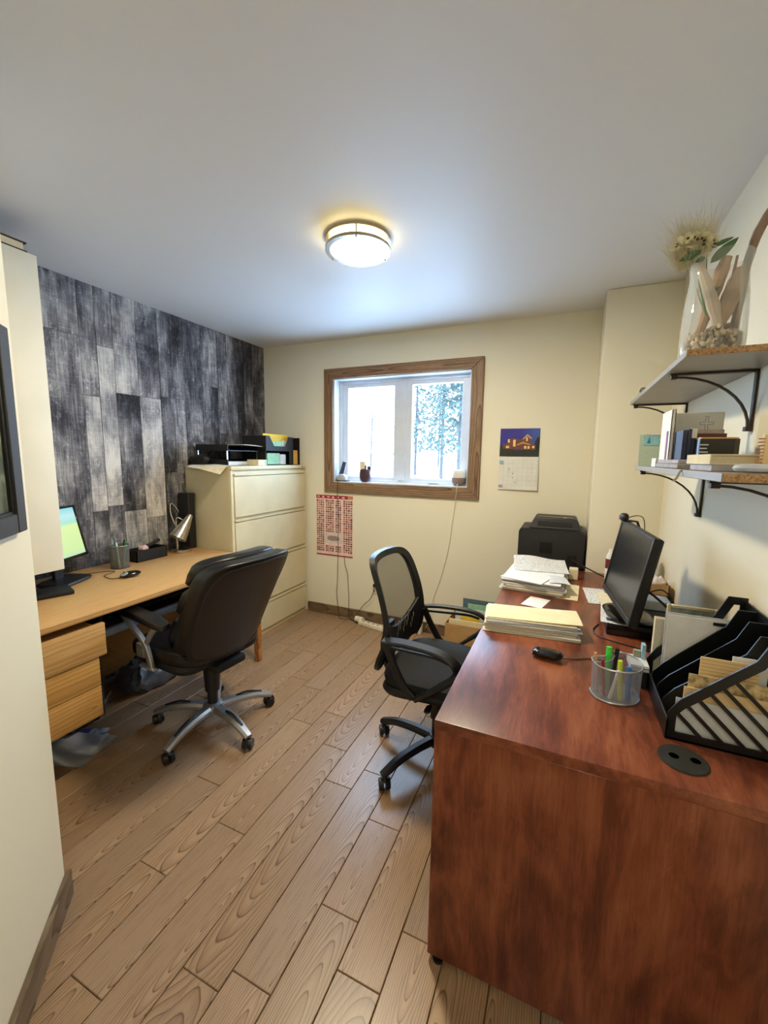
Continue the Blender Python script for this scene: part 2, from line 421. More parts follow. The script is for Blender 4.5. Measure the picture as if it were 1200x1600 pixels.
# ---- baseboards
BBW = wood('brown_baseboard_wood', (128, 108, 84), (108, 88, 66), (74, 58, 44), 'X', rings=70, slope=.02, h0=.08, fine=.4, rough=.5, tint=0)
struct(obj('baseboard_back', box(bm_(), -2.13, XJ, YB-.014, YB, 0, .088, .003), BBW, origin='mid'))
b = bm_(); L = math.hypot(QX-PX, QY-PY); box(b, 0, L, -.016, 0, 0, .092, .003)
bd = struct(obj('baseboard_diagonal', b, BBW)); bd.location = (PX-.012, PY+.012-.001, 0); bd.rotation_euler = (0, 0, rad(-45))
bd.data.transform(Matrix.Translation((0, .016, 0)))
struct(obj('baseboard_right', box(bm_(), XR-.014, XR, RY, .9, 0, .088, .003), BBW, origin='mid'))

# ---- window: casing boards, white lining, two sashes with panes
WT = wood('brown_window_casing', (150, 119, 90), (126, 97, 72), (76, 55, 40), 'X', rings=130, slope=.008, h0=.02, wob=.008, fine=.45, rough=.5, tint=.12, knots=3.4)
WTV = wood('brown_window_casing_upright', (150, 119, 90), (126, 97, 72), (76, 55, 40), 'Z', rings=130, slope=.008, h0=.02, wob=.008, fine=.45, rough=.5, tint=.12, knots=3.4)
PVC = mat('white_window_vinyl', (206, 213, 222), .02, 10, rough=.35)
wn = struct_root('window_1', (-1.265, YB, WZ0))
OX0, OX1, OZ0, OZ1 = -1.938, -.593, 1.119, 2.158
yc0, yc1 = YB-.022, YB
for nm, poly, m in (('casing_board', [(OX0, OZ1), (OX1, OZ1), (WX1, WZ1), (WX0, WZ1)], WT), ('casing_board', [(OX0, OZ0), (WX0, WZ0), (WX1, WZ0), (OX1, OZ0)], WT),
                    ('casing_board', [(OX0, OZ0), (OX0, OZ1), (WX0, WZ1), (WX0, WZ0)], WTV), ('casing_board', [(OX1, OZ0), (WX1, WZ0), (WX1, WZ1), (OX1, OZ1)], WTV)):
    b = prism(bm_(), poly, yc0, yc1, 'XZ'); bmesh.ops.bevel(b, geom=b.edges[:], offset=.0025, segments=1, affect='EDGES')
    obj(nm, b, m, wn, world=True, origin='mid')
def ring_frame(b, x0, x1, z0, z1, wl_, wr, wb, wt, y0, y1, bev=.002):
    box(b, x0, x0+wl_, y0, y1, z0, z1, bev); box(b, x1-wr, x1, y0, y1, z0, z1, bev)
    box(b, x0+wl_, x1-wr, y0, y1, z0, z0+wb, bev); box(b, x0+wl_, x1-wr, y0, y1, z1-wt, z1, bev)
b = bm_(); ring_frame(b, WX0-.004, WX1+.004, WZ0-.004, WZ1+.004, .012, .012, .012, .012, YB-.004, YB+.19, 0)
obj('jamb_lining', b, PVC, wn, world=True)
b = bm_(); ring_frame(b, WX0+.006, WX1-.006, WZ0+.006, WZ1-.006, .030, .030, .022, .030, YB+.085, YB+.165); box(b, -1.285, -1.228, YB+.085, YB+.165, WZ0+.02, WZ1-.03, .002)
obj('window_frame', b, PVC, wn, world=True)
GL = see_through('clear_window_glass', (235, 245, 250), .955, .02, gloss=.25)
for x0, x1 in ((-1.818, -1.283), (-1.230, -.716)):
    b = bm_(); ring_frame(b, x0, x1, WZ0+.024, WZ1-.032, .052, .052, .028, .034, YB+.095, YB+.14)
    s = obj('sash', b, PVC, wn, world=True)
    obj('pane', box(bm_(), x0+.048, x1-.048, YB+.115, YB+.119, WZ0+.048, WZ1-.062), GL, s, world=True)
b = bm_(); box(b, -1.02, -.93, YB+.066, YB+.085, WZ0+.012, WZ0+.024, .003, 2); strip(b, [(-1.01, YB+.062, WZ0+.026), (-.95, YB+.058, WZ0+.022), (-.90, YB+.06, WZ0+.017)], .010, .006)
obj('crank_handle', b, mat('pale_window_hardware', (196, 202, 210), rough=.4), wn, world=True)

# ================================================================ outdoors seen through the window
t = NT('snow_cover'); t.col(t.ramp(t.noise(t.coord(), 1.2, 4), [(.3, (232, 238, 246)), (.7, (250, 252, 255))])); t.rough(.8); MATS['snow'] = t.m
struct(obj('ground_outside', sheet(bm_(), -30, 12, YB+.35, 40, .78, .1, 30, 20, lambda x, y: .12*sin(x*9)*cos(y*7)+.25*y), MATS['snow']))
NEED = mat('blue_green_needles', (27, 47, 39), .35, 6, rough=.8); BARK = mat('grey_brown_bark', (44, 42, 42), .2, 20, rough=.9, bump=.3)
def conifer(x, y, hh, r, z0, lab, n=520, low=1.0):
    t = thing('conifer_tree', lab, 'tree', (x, y, z0), 0, 'trees outside the window')
    tube_pts = [(0, 0, -.2), (.02, 0, hh*.5), (0, .02, hh)]
    obj('trunk', tube(bm_(), tube_pts, [.045, .035, .01], 7), BARK, t)
    R = random.Random(int(x*1000)); b = bm_()
    for i in range(n):
        z = R.uniform(low, hh); k = (hh-z)/(hh-low); a = R.uniform(0, 2*pi); rr = r*(.12+.88*k)*math.sqrt(R.random())*R.uniform(.7, 1.1)
        p = Vector((rr*cos(a), rr*sin(a), z-.25*rr+R.uniform(-.05, .05)))
        d = Vector((cos(a), sin(a), -.35+R.uniform(-.3, .3))).normalized()*R.uniform(.07, .20); s = d.cross(Vector((0, 0, 1))).normalized()*R.uniform(.025, .06)
        vs = [b.verts.new(p+q) for q in (-d*.2-s*.3, d*.3-s, d, d*.3+s, Vector((0, 0, .03)))]
        b.faces.new(vs[:4]); b.faces.new((vs[1], vs[2], vs[4])); b.faces.new((vs[2], vs[3], vs[4]))
    f = obj('needles', b, NEED, t, smooth=False); f['kind'] = 'stuff'
gz = lambda y: .80+.25*(y-3.47)/36.5
for x, y, hh, r, lab in ((-1.95, 8.0, 4.6, .75, 'slim conifer nearest the right edge of the right pane'), (-2.75, 9.6, 5.2, .85, 'tall conifer in the middle of the right pane'),
                         (-4.05, 11.4, 5.4, .9, 'conifer left of centre in the right pane'), (-5.0, 17.0, 6.6, 1.1, 'conifer farthest back in the right pane'), (-2.45, 13.2, 5.6, .85, 'conifer half hidden behind the right window frame')):
    conifer(x, y, hh, r, gz(y)-.1, lab, 1500, .95)
t_ = thing('bare_tree', 'thin bare sapling faint in the left pane beside the middle mullion', 'tree', (-4.35, 9.0, gz(9)-.1), 0, 'trees outside the window')
obj('trunk', tube(bm_(), [(0, 0, -.1), (.05, 0, 1.4), (0, 0, 3.6)], [.024, .018, .006], 6), BARK, t_)
b = bm_()
for z, dx, dz in ((.7, .5, .35), (1.0, -.45, .4), (1.5, .4, .5), (1.9, -.5, .35), (2.3, .3, .4)): tube(b, smooth_path([(.03, 0, z), (dx*.5, .05, z+dz*.6), (dx, .1, z+dz)], 3), [.014]*3+[.01]*3+[.005], 5)
tube(b, smooth_path([(.02, 0, 1.55), (-.12, 0, 1.85), (-.30, 0, 2.05), (-.5, 0, 2.35)], 4), .012, 5)
obj('branches', b, BARK, t_)
# ================================================================ shared finishes
BLACK = mat('black_plastic', (17, 17, 19), .1, 40, rough=.45)
BLACKM = mat('matte_black_plastic', (15, 15, 17), .1, 60, rough=.65, bump=.08, bscale=300)
GLOSSB = mat('glossy_black_plastic', (10, 10, 12), .1, 20, rough=.16)
LEATHER = mat('black_bonded_leather', (11, 11, 13), .15, 60, rough=.36, bump=.25, bscale=420)
SILVER = mat('silver_painted_metal', (176, 178, 182), .04, 20, rough=.33, metal=.75)
CHROME = mat('brushed_nickel', (196, 188, 176), .04, 30, rough=.25, metal=1)
CORD = mat('black_cord', (20, 20, 20), rough=.55)
WCORD = mat('white_cord', (214, 206, 188), rough=.5)
PAPER = mat('white_paper', (232, 232, 230), .02, 30, rough=.85)
PAPER2 = mat('grey_white_paper', (208, 210, 212), .04, 30, rough=.85)
CREAMP = mat('cream_paper', (226, 214, 180), .04, 30, rough=.85)
PRINT = stripes('printed_white_paper', (230, 230, 228), (120, 122, 126), 130, 1, .4)
PRINTX = stripes('printed_white_paper_crosswise', (226, 226, 224), (128, 130, 132), 140, 0, .4)
MANILA = mat('manila_card', (238, 222, 178), .03, 12, rough=.75)
CARDB = mat('brown_cardboard', (188, 150, 100), .05, 20, rough=.85)

# ================================================================ ceiling light (and an unseen copy of it added as fill in the passage)
def ceiling_light(x, y, lab, power, grp, col):
    t = thing('ceiling_light', lab, 'ceiling light', (x, y, H), 20, grp)
    MET = mat('satin_nickel', (168, 160, 146), .03, 30, rough=.3, metal=.9)
    obj('ceiling_plate', lathe(bm_(), [(0, 0), (.120, 0), (.120, -.010), (0, -.010)], 40), MET, t)
    def band(z0, z1, r0, r1): return lathe(bm_(), [(r0, z0), (r1, z0), (r1, z1), (r0, z1), (r0, z0)], 48)
    obj('upper_ring', band(-.004, -.014, .130, .146), MET, t); obj('lower_ring', band(-.042, -.055, .124, .146), MET, t)
    for k in range(3):
        a = 2*pi*k/3+.6; b = cyl(bm_(), (.141*cos(a), .141*sin(a), -.008), (.141*cos(a), .141*sin(a), -.062), .0035, n=8)
        obj('post', b, MET, t)
    D = MATS.get('lamp_diffuser') or emitter('lamp_diffuser', (255, 232, 160), 12.0)
    obj('diffuser', lathe(bm_(), [(0, -.010), (.120, -.010), (.126, -.016), (.126, -.046), (.120, -.054), (.06, -.058), (0, -.059)], 40), D, t)
    l = bpy.data.lights.new('lamp_glow', 'AREA'); l.shape = 'DISK'; l.size = .24; l.energy = power; l.color = col
    o = bpy.data.objects.new('lamp_glow', l); C.objects.link(o); o.parent = t; o.location = (0, 0, -.064)
    return t
ceiling_light(-.92, 1.76, 'round brushed-nickel flush light glowing on the ceiling', 29, None, (1.0, .87, .63))
ceiling_light(.06, -.75, 'added unseen fill light, a round nickel flush fitting in the passage behind the viewer', 7, None, (1.0, .97, .92))  # out-of-view fixture added to lift the foreground, desk end and diagonal wall

# ================================================================ filing cabinet
FC = mat('putty_enamel', (206, 194, 158), .02, 8, rough=.45); FCD = mat('putty_enamel_recess', (120, 106, 76), .03, 8, rough=.6)
fx0, fx1, fy0, fy1, fh = XL+.012, -2.150, 2.20, 3.100, 1.35
t = thing('filing_cabinet', 'tall putty four-drawer lateral filing cabinet in the back corner', 'filing cabinet', ((fx0+fx1)/2, (fy0+fy1)/2, 0))
b = bm_(); box(b, fx0, fx1, fy0, fy1, 0, fh-.03, .003); obj('body', b, FC, t, world=True)
obj('top', box(bm_(), fx0, fx1+.018, fy0, fy1, fh-.03, fh, .006, 2), FC, t, world=True)
obj('lock', cyl(bm_(), (fx1+.012, fy1-.06, fh-.015), (fx1+.021, fy1-.06, fh-.015), .008, n=12), CHROME, t, world=True)
zs = [(.045, .270), (.285, .628), (.643, .968), (.983, 1.297)]
for z0, z1 in zs:
    d = obj('drawer', box(bm_(), fx1+.001, fx1+.017, fy0+.028, fy1-.012, z0, z1-.022, .003), FC, t, world=True)
    b = bm_(); prism(b, [(fx1+.001, z1-.022), (fx1+.006, z1-.022), (fx1+.006, z1-.008), (fx1+.022, z1-.014), (fx1+.022, z1-.001), (fx1+.001, z1-.001)], fy0+.028, fy1-.012, 'XZ')
    obj('pull', b, FC, d, world=True)
obj('corner_post', box(bm_(), fx1, fx1+.012, fy0, fy0+.024, .0, fh-.03, .002), FC, t, world=True)

# ================================================================ oak desk on the left
OAK = wood('golden_oak_veneer', (204, 160, 100), (190, 145, 86), (158, 114, 64), 'Y', rings=110, slope=.006, h0=.02, wob=.012, fine=.28, rough=.42, tint=0, spec=.45, lo=.3, hi=.8)
OAKX = OAK
dx0, dx1, dy0, dy1, dz = XL+.004, -1.827, .662, 2.188, .745
t = thing('oak_desk', 'golden oak desk with hanging drawers along the plank wall', 'desk', ((dx0+dx1)/2, (dy0+dy1)/2, 0))
obj('desktop', box(bm_(), dx0, dx1, dy0, dy1, dz-.026, dz, .003, 2), OAK, t, world=True)
obj('drawer_case', box(bm_(), dx0+.10, dx1-.032, dy0+.01, 1.068, .262, .682), wood('oak_case_side', (170, 126, 70), (150, 108, 58), (116, 80, 42), 'X', rings=90, slope=.006, h0=.02, wob=.01, tint=0, rough=.55), t, world=True)
xf_ = dx1-.030
for i, (z0, z1, yy, xo) in enumerate(((.538, .684, 1.103, .008), (.402, .533, 1.073, 0), (.260, .399, 1.073, 0))):
    obj('drawer', box(bm_(), xf_, xf_+.018+xo, dy0+.014, yy, z0, z1, .003, 2), OAK, t, world=True, origin='mid')
for x, y in ((-1.893, 2.150), (-2.50, 2.150)):
    obj('leg', box(bm_(), x-.02, x+.02, y-.02, y+.02, 0, dz-.026, .004), wood('oak_leg_wood', (190, 128, 66), (168, 108, 52), (128, 78, 36), 'Z', rings=60, tint=0) if 'oak_leg_wood' not in MATS else MATS['oak_leg_wood'], t, world=True, origin='mid')
obj('apron', box(bm_(), dx0+.04, dx0+.06, 1.07, dy1-.03, .06, dz-.026), MATS['oak_case_side'], t, world=True)
DGREY = mat('dark_grey_plastic', (52, 55, 60), .08, 30, rough=.45)
kt = thing('keyboard_tray', 'dark keyboard tray with a grey front rail hanging under the oak desktop', 'keyboard tray', (-2.13, 1.62, .562))
obj('tray', box(bm_(), -2.33, -1.975, 1.17, 2.10, .564, .576, .002), BLACKM, kt, world=True)
obj('front_rail', box(bm_(), -1.975, -1.945, 1.165, 2.105, .560, .598, .008, 3), mat('slate_grey_rail', (112, 120, 132), .05, 20, rough=.4), kt, world=True)
for y in (1.18, 2.08): obj('rail', box(bm_(), -2.33, -2.0, y, y+.016, .576, .7185, .002), BLACKM, kt, world=True)
b = bm_(); box(b, -2.28, -2.10, 1.34, 1.78, .5765, .594, .004, 2); kbd = thing('keyboard', 'black keyboard lying on the pull-out tray under the oak desk', 'keyboard', (-2.19, 1.56, .5765)); obj('case', b, BLACK, kbd, world=True)
b = bm_()
for i in range(5):
    for j in range(15): box(b, -2.27+.033*i, -2.243+.033*i, 1.352+.028*j, 1.376+.028*j, .594, .598)
o = obj('keys', b, DGREY, kbd, world=True, smooth=False); o['kind'] = 'stuff'

# ================================================================ white wall cabinet over the oak desk
WC = mat('cream_white_melamine', (228, 222, 202), .015, 6, rough=.5)
cx1, cz0, cz1, cy1 = -2.120, .888, 2.254, 1.117
t = thing('wall_cabinet', 'tall cream wall cabinet hanging above the near end of the oak desk', 'cabinet', (-2.43, .93, cz0))
obj('carcass', box(bm_(), XL+.003, cx1-.020, PY+.006, cy1, cz0, cz1, .002), WC, t, world=True)
for a, c in ((PY+.008, .884), (.887, cy1)): obj('door', box(bm_(), cx1-.019, cx1, a, c, cz0, cz1, .003, 2), WC, t, world=True)
bk = thing('ledger_book', 'thick dark-covered book lying on top of the cream wall cabinet', 'book', (-2.26, .92, cz1))
obj('pages', box(bm_(), -2.39, -2.130, .74, 1.075, cz1+.006, cz1+.034), CREAMP, bk, world=True)
b = bm_(); box(b, -2.395, -2.124, .735, 1.085, cz1, cz1+.006); box(b, -2.395, -2.124, .735, 1.085, cz1+.034, cz1+.039)
obj('cover', b, mat('dark_book_cloth', (50, 46, 46), .1, 60, rough=.7), bk, world=True)

# ================================================================ picture on the diagonal wall
t = thing('framed_picture', 'black framed picture hanging on the diagonal wall', 'picture', (-1.335, .600, 1.22), -45)
b = bm_(); fw, W_, H_ = .05, .42, .52
ring_frame(b, 0, W_, 0, H_, fw, fw, fw, fw, 0, .022, .003)
obj('frame', b, mat('charcoal_frame', (52, 52, 55), .06, 40, rough=.5), t)
b = bm_(); ring_frame(b, fw-.004, W_-fw+.004, fw-.004, H_-fw+.004, .012, .012, .012, .012, .004, .015); obj('inner_lip', b, BLACK, t)
pm = NT('muted_print'); pm.col(pm.ramp(pm.noise(pm.coord(), 9, 4), [(.35, (40, 46, 40)), (.55, (96, 104, 84)), (.75, (176, 178, 160))])); pm.rough(.2)
obj('print', box(bm_(), fw, W_-fw, .002, .008, fw, H_-fw), pm.m, t)

# ================================================================ black leather executive chair
def caster(b, x, y, a, r=.026):
    """twin-wheel caster standing on the floor; a = heading"""
    s = Vector((-sin(a), cos(a), 0)); c = Vector((x, y, r))
    for k in (-1, 1): cyl(b, c+s*(.006*k), c+s*(.024*k), r, r*.9, 16)
    u = Vector((cos(a), sin(a), 0)); tube(b, smooth_path([c-u*(r+.003)+Vector((0, 0, .0)), c-u*(r*.75)+Vector((0, 0, r*.85)), c+Vector((0, 0, r+.006)), c+u*(r*.8)+Vector((0, 0, r*.75))], 3), .009, 6)
    cyl(b, c+Vector((0, 0, r*.2)), c+Vector((0, 0, .05)), .008, n=8)
def star_base(t, ang0, R, m, hubr, z_hub, z_tip, w0, w1, inlay=None, cast=BLACK):
    for k in range(5):
        a = rad(ang0+72*k); u = Vector((cos(a), sin(a), 0))
        pts = [u*(hubr*.5)+Vector((0, 0, z_hub)), u*(R*.38)+Vector((0, 0, z_hub+.002)), u*(R*.72)+Vector((0, 0, (z_hub+z_tip)/2+.006)), u*(R*.93)+Vector((0, 0, z_tip)), u*(R*1.04)+Vector((0, 0, z_tip-.013))]
        b = strip(bm_(), smooth_path(pts, 3), [w0+(w1-w0)*i/12 for i in range(13)], [.040-.012*i/12 for i in range(13)], round_=.6)
        lg = obj('base_leg', b, m, t)
        if inlay:
            q = [p+Vector((0, 0, .0195)) for p in (u*(R*.40)+Vector((0, 0, z_hub+.000)), u*(R*.60)+Vector((0, 0, (z_hub+z_tip)/2+.018)), u*(R*.86)+Vector((0, 0, z_tip+.006)))]
            obj('inlay', strip(bm_(), smooth_path(q, 3), .011, .008), inlay, lg)
        b = bm_(); caster(b, R*cos(a), R*sin(a), a+1.1*(k+1)); obj('caster', b, cast, lg)
LC = (-1.636, 1.503)
t = thing('executive_chair', 'black leather executive chair with silver five-star base at the oak desk', 'chair', (LC[0], LC[1], 0), 85)
star_base(t, -85-85, .300, SILVER, .06, .105, .078, .062, .036, mat('dark_blue_inlay', (26, 30, 44), rough=.35))
obj('hub', lathe(bm_(), [(0, .07), (.028, .07), (.05, .085), (.056, .105), (.05, .124), (.034, .130), (0, .130)], 24), SILVER, t)
b = bm_(); cyl(b, (0, 0, .12), (0, 0, .26), .026, n=18); cyl(b, (0, 0, .20), (0, 0, .37), .036, .046, n=18); obj('gas_lift', b, BLACK, t)
b = bm_(); box(b, -.09, .09, -.16, .14, .365, .405, .012, 2); obj('tilt_mechanism', b, BLACKM, t)
b = bm_(); tube(b, [(.06, -.02, .385), (.21, -.03, .382), (.25, -.03, .375)], .006, 8); pillow(b, (.262, -.03, .373), (.024, .014, .008), .6, 10, 6); obj('lever', b, BLACK, t)
def seat_def(x, y, z): return (x*(1+.05*(y/.25)), y, z-.05*max(0, (y-.10)/.16)**2*.5+.012*(x/.25)**2)
obj('seat_pan', pillow(bm_(), (0, .085, .425), (.245, .215, .028), .35, 28, 8), BLACKM, t)
s = obj('seat', pillow(bm_(), (0, .085, .47), (.258, .232, .052), .42, 36, 14, seat_def), LEATHER, t)
b = bm_(); tube(b, smooth_path([(-.235, -.12, .508), (-.12, .0, .514), (0, .02, .516), (.12, .0, .514), (.235, -.12, .508)], 6), .004, 6); obj('seam', b, BLACK, s)
# back: a thick padded shell that leans and curves, with three pillows on its front
def yb(z):                                          # rear surface line of the back, local y for a height
    k = (z-.42)/.54
    return -.150-.16*k-.10*k*k
def back_def(cy, k):
    def f(x, y, z):
        zz = z+.690; wd = 1.0-.10*max(0, (.69-zz)/.27)**1.5+.02*((zz-.69)/.27)
        return (x*wd, y+yb(zz)+.055+.05*(abs(x)/.24)**2, z)
    return f
obj('backrest', pillow(bm_(), (0, 0, .690), (.250, .058, .276), .30, 40, 26, back_def(0, 0)), LEATHER, t)
b = bm_(); pts = []
for i in range(41):                                 # piping round the rear panel
    a = 2*pi*i/40; sg = lambda v, p: math.copysign(abs(v)**p, v)
    x = .228*sg(cos(a), .4); z = .254*sg(sin(a), .4); p = back_def(0, 0)(x, -.044, z); pts.append((p[0], p[1]-.005, p[2]+.690))
tube(b, pts, .005, 6); obj('piping', b, BLACK, t)
for zc, hh, th in ((.898, .078, .085), (.755, .085, .070), (.600, .095, .080)):
    def f(x, y, z, zc=zc):
        zz = z+zc; return (x, y+yb(zz)+.150+.05*(abs(x)/.24)**2, z)
    obj('back_pillow', pillow(bm_(), (0, 0, zc), (.222, th*.72, hh), .48, 32, 12, f), LEATHER, t)
obj('back_bracket', strip(bm_(), smooth_path([(0, -.02, .388), (0, -.10, .388), (0, -.125, .43), (0, -.135, .48)], 4), .09, .016, up=(0, 1, .2)), BLACKM, t)
for sx in (-1, 1):
    ar = obj('armrest', pillow(bm_(), (sx*.272, .125, .672), (.036, .185, .021), .5, 28, 10, lambda x, y, z: (x+.0, y, z-.010*(y/.185)**2+.012*(y/.185))), LEATHER, t)
    b = bm_()
    strip(b, smooth_path([(sx*.275, .285, .655), (sx*.28, .20, .61), (sx*.28, .115, .555), (sx*.278, .085, .50), (sx*.272, .07, .42)], 4), [.030]*9+[.034]*8, [.020]*17, up=(1, 0, 0), round_=.5)
    strip(b, smooth_path([(sx*.275, -.01, .655), (sx*.28, .04, .61), (sx*.28, .085, .55)], 4), .028, .018, up=(1, 0, 0), round_=.5)
    box(b, min(sx*.262, sx*.284), max(sx*.262, sx*.284), .045, .155, .415, .430, .003)
    obj('arm_support', b, SILVER, ar)
    obj('arm_pad_plate', box(bm_(), min(sx*.256, sx*.268), max(sx*.256, sx*.268), .14, .20, .45, .52, .004), mat('grey_plate', (132, 130, 122), rough=.4, metal=.3), ar)

# ================================================================ black mesh task chair
MESHF = see_through('black_mesh_fabric', (40, 39, 36), .66, .8)
FAB = mat('black_seat_fabric', (14, 14, 17), .15, 200, rough=.85, bump=.2, bscale=600)
MC = (-.481, 1.753)
t = thing('task_chair', 'black mesh-back task chair with loop arms at the cherry desk', 'chair', (MC[0], MC[1], 0), -92)
star_base(t, 240+92, .305, BLACK, .05, .112, .082, .050, .036)
obj('hub', lathe(bm_(), [(0, .075), (.03, .075), (.042, .09), (.044, .125), (.034, .136), (0, .136)], 20), BLACK, t)
b = bm_(); cyl(b, (0, 0, .13), (0, 0, .25), .024, n=16); cyl(b, (0, 0, .22), (0, 0, .39), .034, .030, n=16); obj('gas_lift', b, BLACK, t)
b = bm_(); box(b, -.10, .10, -.20, .10, .385, .415, .01, 2); obj('tilt_mechanism', b, BLACKM, t)
obj('seat_shell', pillow(bm_(), (0, .01, .436), (.232, .228, .030), .5, 32, 8, lambda x, y, z: (x*(1-.10*(y/.23)), y, z-.018*max(0, -y/.23)**2)), BLACKM, t)
obj('seat', pillow(bm_(), (0, .015, .474), (.238, .232, .036), .55, 36, 12, lambda x, y, z: (x*(1-.06*(y/.23)), y, z-.022*max(0, y/.23)**2)), FAB, t)
def tb(x, z):                                       # backrest surface depth
    k = (z-.5)/.48; return -.205-.095*k+.03*math.sin(pi*min(1, max(0, k)))+.045*(x/.21)**2
def outline(n=10, w=1.0, inset=0):
    top, bot = .985, .535
    R_ = []; side = [(.150, bot), (.190, .58), (.207, .66), (.210, .76), (.205, .85), (.198, .915), (.182, .955), (.150, .978), (.09, top+.002), (0, top+.004)]
    kx, kz = 1-inset/.21, 1-inset/.225; pr = smooth_path([(x*kx, 0, .76+(z-.76)*kz) for x, z in side], 3)
    L_ = [(p.x, p.z) for p in pr]
    return L_+[(-x, z) for x, z in reversed(L_[:-1])]
ol = outline(); il = outline(inset=.028)
secs = []
for (x, z), (xi, zi) in zip(ol, il):
    secs.append([(x, tb(x, z)+.012, z), (x, tb(x, z)-.016, z), (xi, tb(xi, zi)-.014, zi), (xi, tb(xi, zi)+.010, zi)])
obj('back_frame', rings(bm_(), secs), BLACK, t)
def panel(z_lo, z_hi, wfun, off, th, nx=14, nz=12, curve=None):
    b = bm_(); F = []; B = []
    for j in range(nz+1):
        rf, rb = [], []
        for i in range(nx+1):
            u = -1+2*i/nx; lo = z_lo(u) if callable(z_lo) else z_lo; hi = z_hi(u) if callable(z_hi) else z_hi
            z = lo+(hi-lo)*j/nz; x = u*wfun(z); y = tb(x, z)+off
            rf.append(b.verts.new((x, y+th/2, z))); rb.append(b.verts.new((x, y-th/2, z)))
        F.append(rf); B.append(rb)
    for j in range(nz):
        for i in range(nx):
            b.faces.new((F[j][i], F[j][i+1], F[j+1][i+1], F[j+1][i])); b.faces.new((B[j][i], B[j+1][i], B[j+1][i+1], B[j][i+1]))
    for j in range(nz):
        b.faces.new((F[j][0], F[j+1][0], B[j+1][0], B[j][0])); b.faces.new((F[j][nx], B[j][nx], B[j+1][nx], F[j+1][nx]))
    for i in range(nx):
        b.faces.new((F[0][i], B[0][i], B[0][i+1], F[0][i+1])); b.faces.new((F[nz][i], F[nz][i+1], B[nz][i+1], B[nz][i]))
    return b
def wid(z):
    P_ = [(.53, .140), (.58, .172), (.66, .188), (.76, .190), (.85, .185), (.915, .178), (.955, .160), (.975, .13)]
    for (a, x), (c, y) in zip(P_, P_[1:]):
        if z <= c: return x+(y-x)*max(0, (z-a)/(c-a))
    return .12
ms = obj('back_mesh', panel(lambda u: .640+.085*u*u, .968, wid, 0, .002), MESHF, t)
lp = obj('lumbar_panel', panel(.54, lambda u: .640+.085*u*u, wid, 0, .016), BLACKM, t)
for r in range(3):
    for k in range(5):
        x = -.13+.035*k+.012*r; z = .645-.022*r+.02*(k % 2); b = bm_(); y = tb(x, z)
        box(b, x-.003, x+.003, y+.007, y+.0095, z-.012, z+.012); obj('slot', b, mat('pale_slot', (150, 146, 132), rough=.8), lp)
b = bm_(); strip(b, smooth_path([(0, -.06, .40), (0, -.20, .405), (0, -.255, .45), (0, -.262, .56), (0, -.258, .64)], 4), [.10]*9+[.13]*4+[.09]*4, .022, up=(0, 1, .1)); obj('spine', b, BLACK, t)
b = bm_()
for sx in (-1, 1): strip(b, smooth_path([(sx*.02, -.262, .50), (sx*.10, -.255, .47), (sx*.19, -.225, .515), (sx*.205, -.18, .62), (sx*.208, -.16, .66)], 4), .036, .020, up=(0, 1, 0))
obj('yoke', b, BLACK, t)
for sx in (-1, 1):
    X = lambda y: sx*(.232+.03*max(0, (y+.2)/.35))
    lp_ = [(-.175, .655), (-.08, .668), (.04, .668), (.115, .655), (.155, .622), (.140, .575), (.085, .525), (.02, .470), (-.02, .440)]
    b = strip(bm_(), smooth_path([(X(y), y, z) for y, z in lp_], 4), [.046]*17+[.040]*8+[.034]*8, [.018]*17+[.022]*8+[.018]*8, up=(sx*.2, 0, 1), round_=.6)
    ar = obj('armrest', b, BLACK, t)
    b = strip(bm_(), smooth_path([(X(-.175), -.165, .645), (X(-.13), -.125, .56), (X(-.08), -.075, .48), (X(-.04), -.03, .44)], 4), .030, .018, up=(sx, 0, 0))
    obj('rear_strut', b, BLACK, ar)
    b = strip(bm_(), smooth_path([(X(-.17), -.17, .632), (X(-.05), -.05, .638), (X(.05), .06, .642), (X(.1), .12, .632)], 4), .012, .010, up=(0, 0, 1)); obj('under_rail', b, BLACK, ar)
b = bm_(); tube(b, [(.08, .02, .40), (.20, .03, .398)], .005, 6); pillow(b, (.225, .03, .397), (.03, .014, .006), .6, 10, 6); obj('lever', b, BLACK, t)

# ================================================================ cherry desk on the right
def cherry(name, along):
    t = NT(name); co = t.coord(); sp = t.new('ShaderNodeSeparateXYZ'); t.link(co, sp.inputs[0])
    sc = {'Y': (1, .22, 1), 'Z': (1, 1, .22)}[along]
    m = t.mapping(co, sc)
    n1 = t.noise(m, 5.5, 4, .58, 1.7); n2 = t.noise(m, 30, 5, .68, 1.4); n3 = t.noise(t.mapping(co, tuple(9 if s < 1 else 240 for s in sc)), 1, 3, .6); n4 = t.noise(co, 2.1, 2, .5, 1.2)
    v = t.math('ADD', t.math('MULTIPLY_ADD', n1, .9, -.075), t.math('MULTIPLY_ADD', n2, .40, -.05))
    v = t.math('ADD', v, t.math('MULTIPLY', t.math('SUBTRACT', n3, .5), .22)); v = t.math('ADD', v, t.math('MULTIPLY', t.math('SUBTRACT', n4, .5), .35))
    k = t.ramp(v, [(.30, (72, 33, 22)), (.44, (102, 50, 34)), (.56, (128, 68, 46)), (.72, (152, 90, 62))]); t.col(k); t.rough(.30); t.b.inputs['Specular IOR Level'].default_value = .5
    MATS[name] = t.m; return t.m
CHT, CHP = cherry('cherry_laminate_top', 'Y'), cherry('cherry_laminate_panel', 'Z')
rx0, rx1, ry0, ry1, rz = -.276, .500, .977, 2.775, .745
t = thing('cherry_desk', 'long red cherry laminate desk along the right wall', 'desk', ((rx0+rx1)/2, (ry0+ry1)/2, 0))
obj('desktop', box(bm_(), rx0, rx1, ry0, ry1, rz-.028, rz, .0022, 2), CHT, t, world=True)
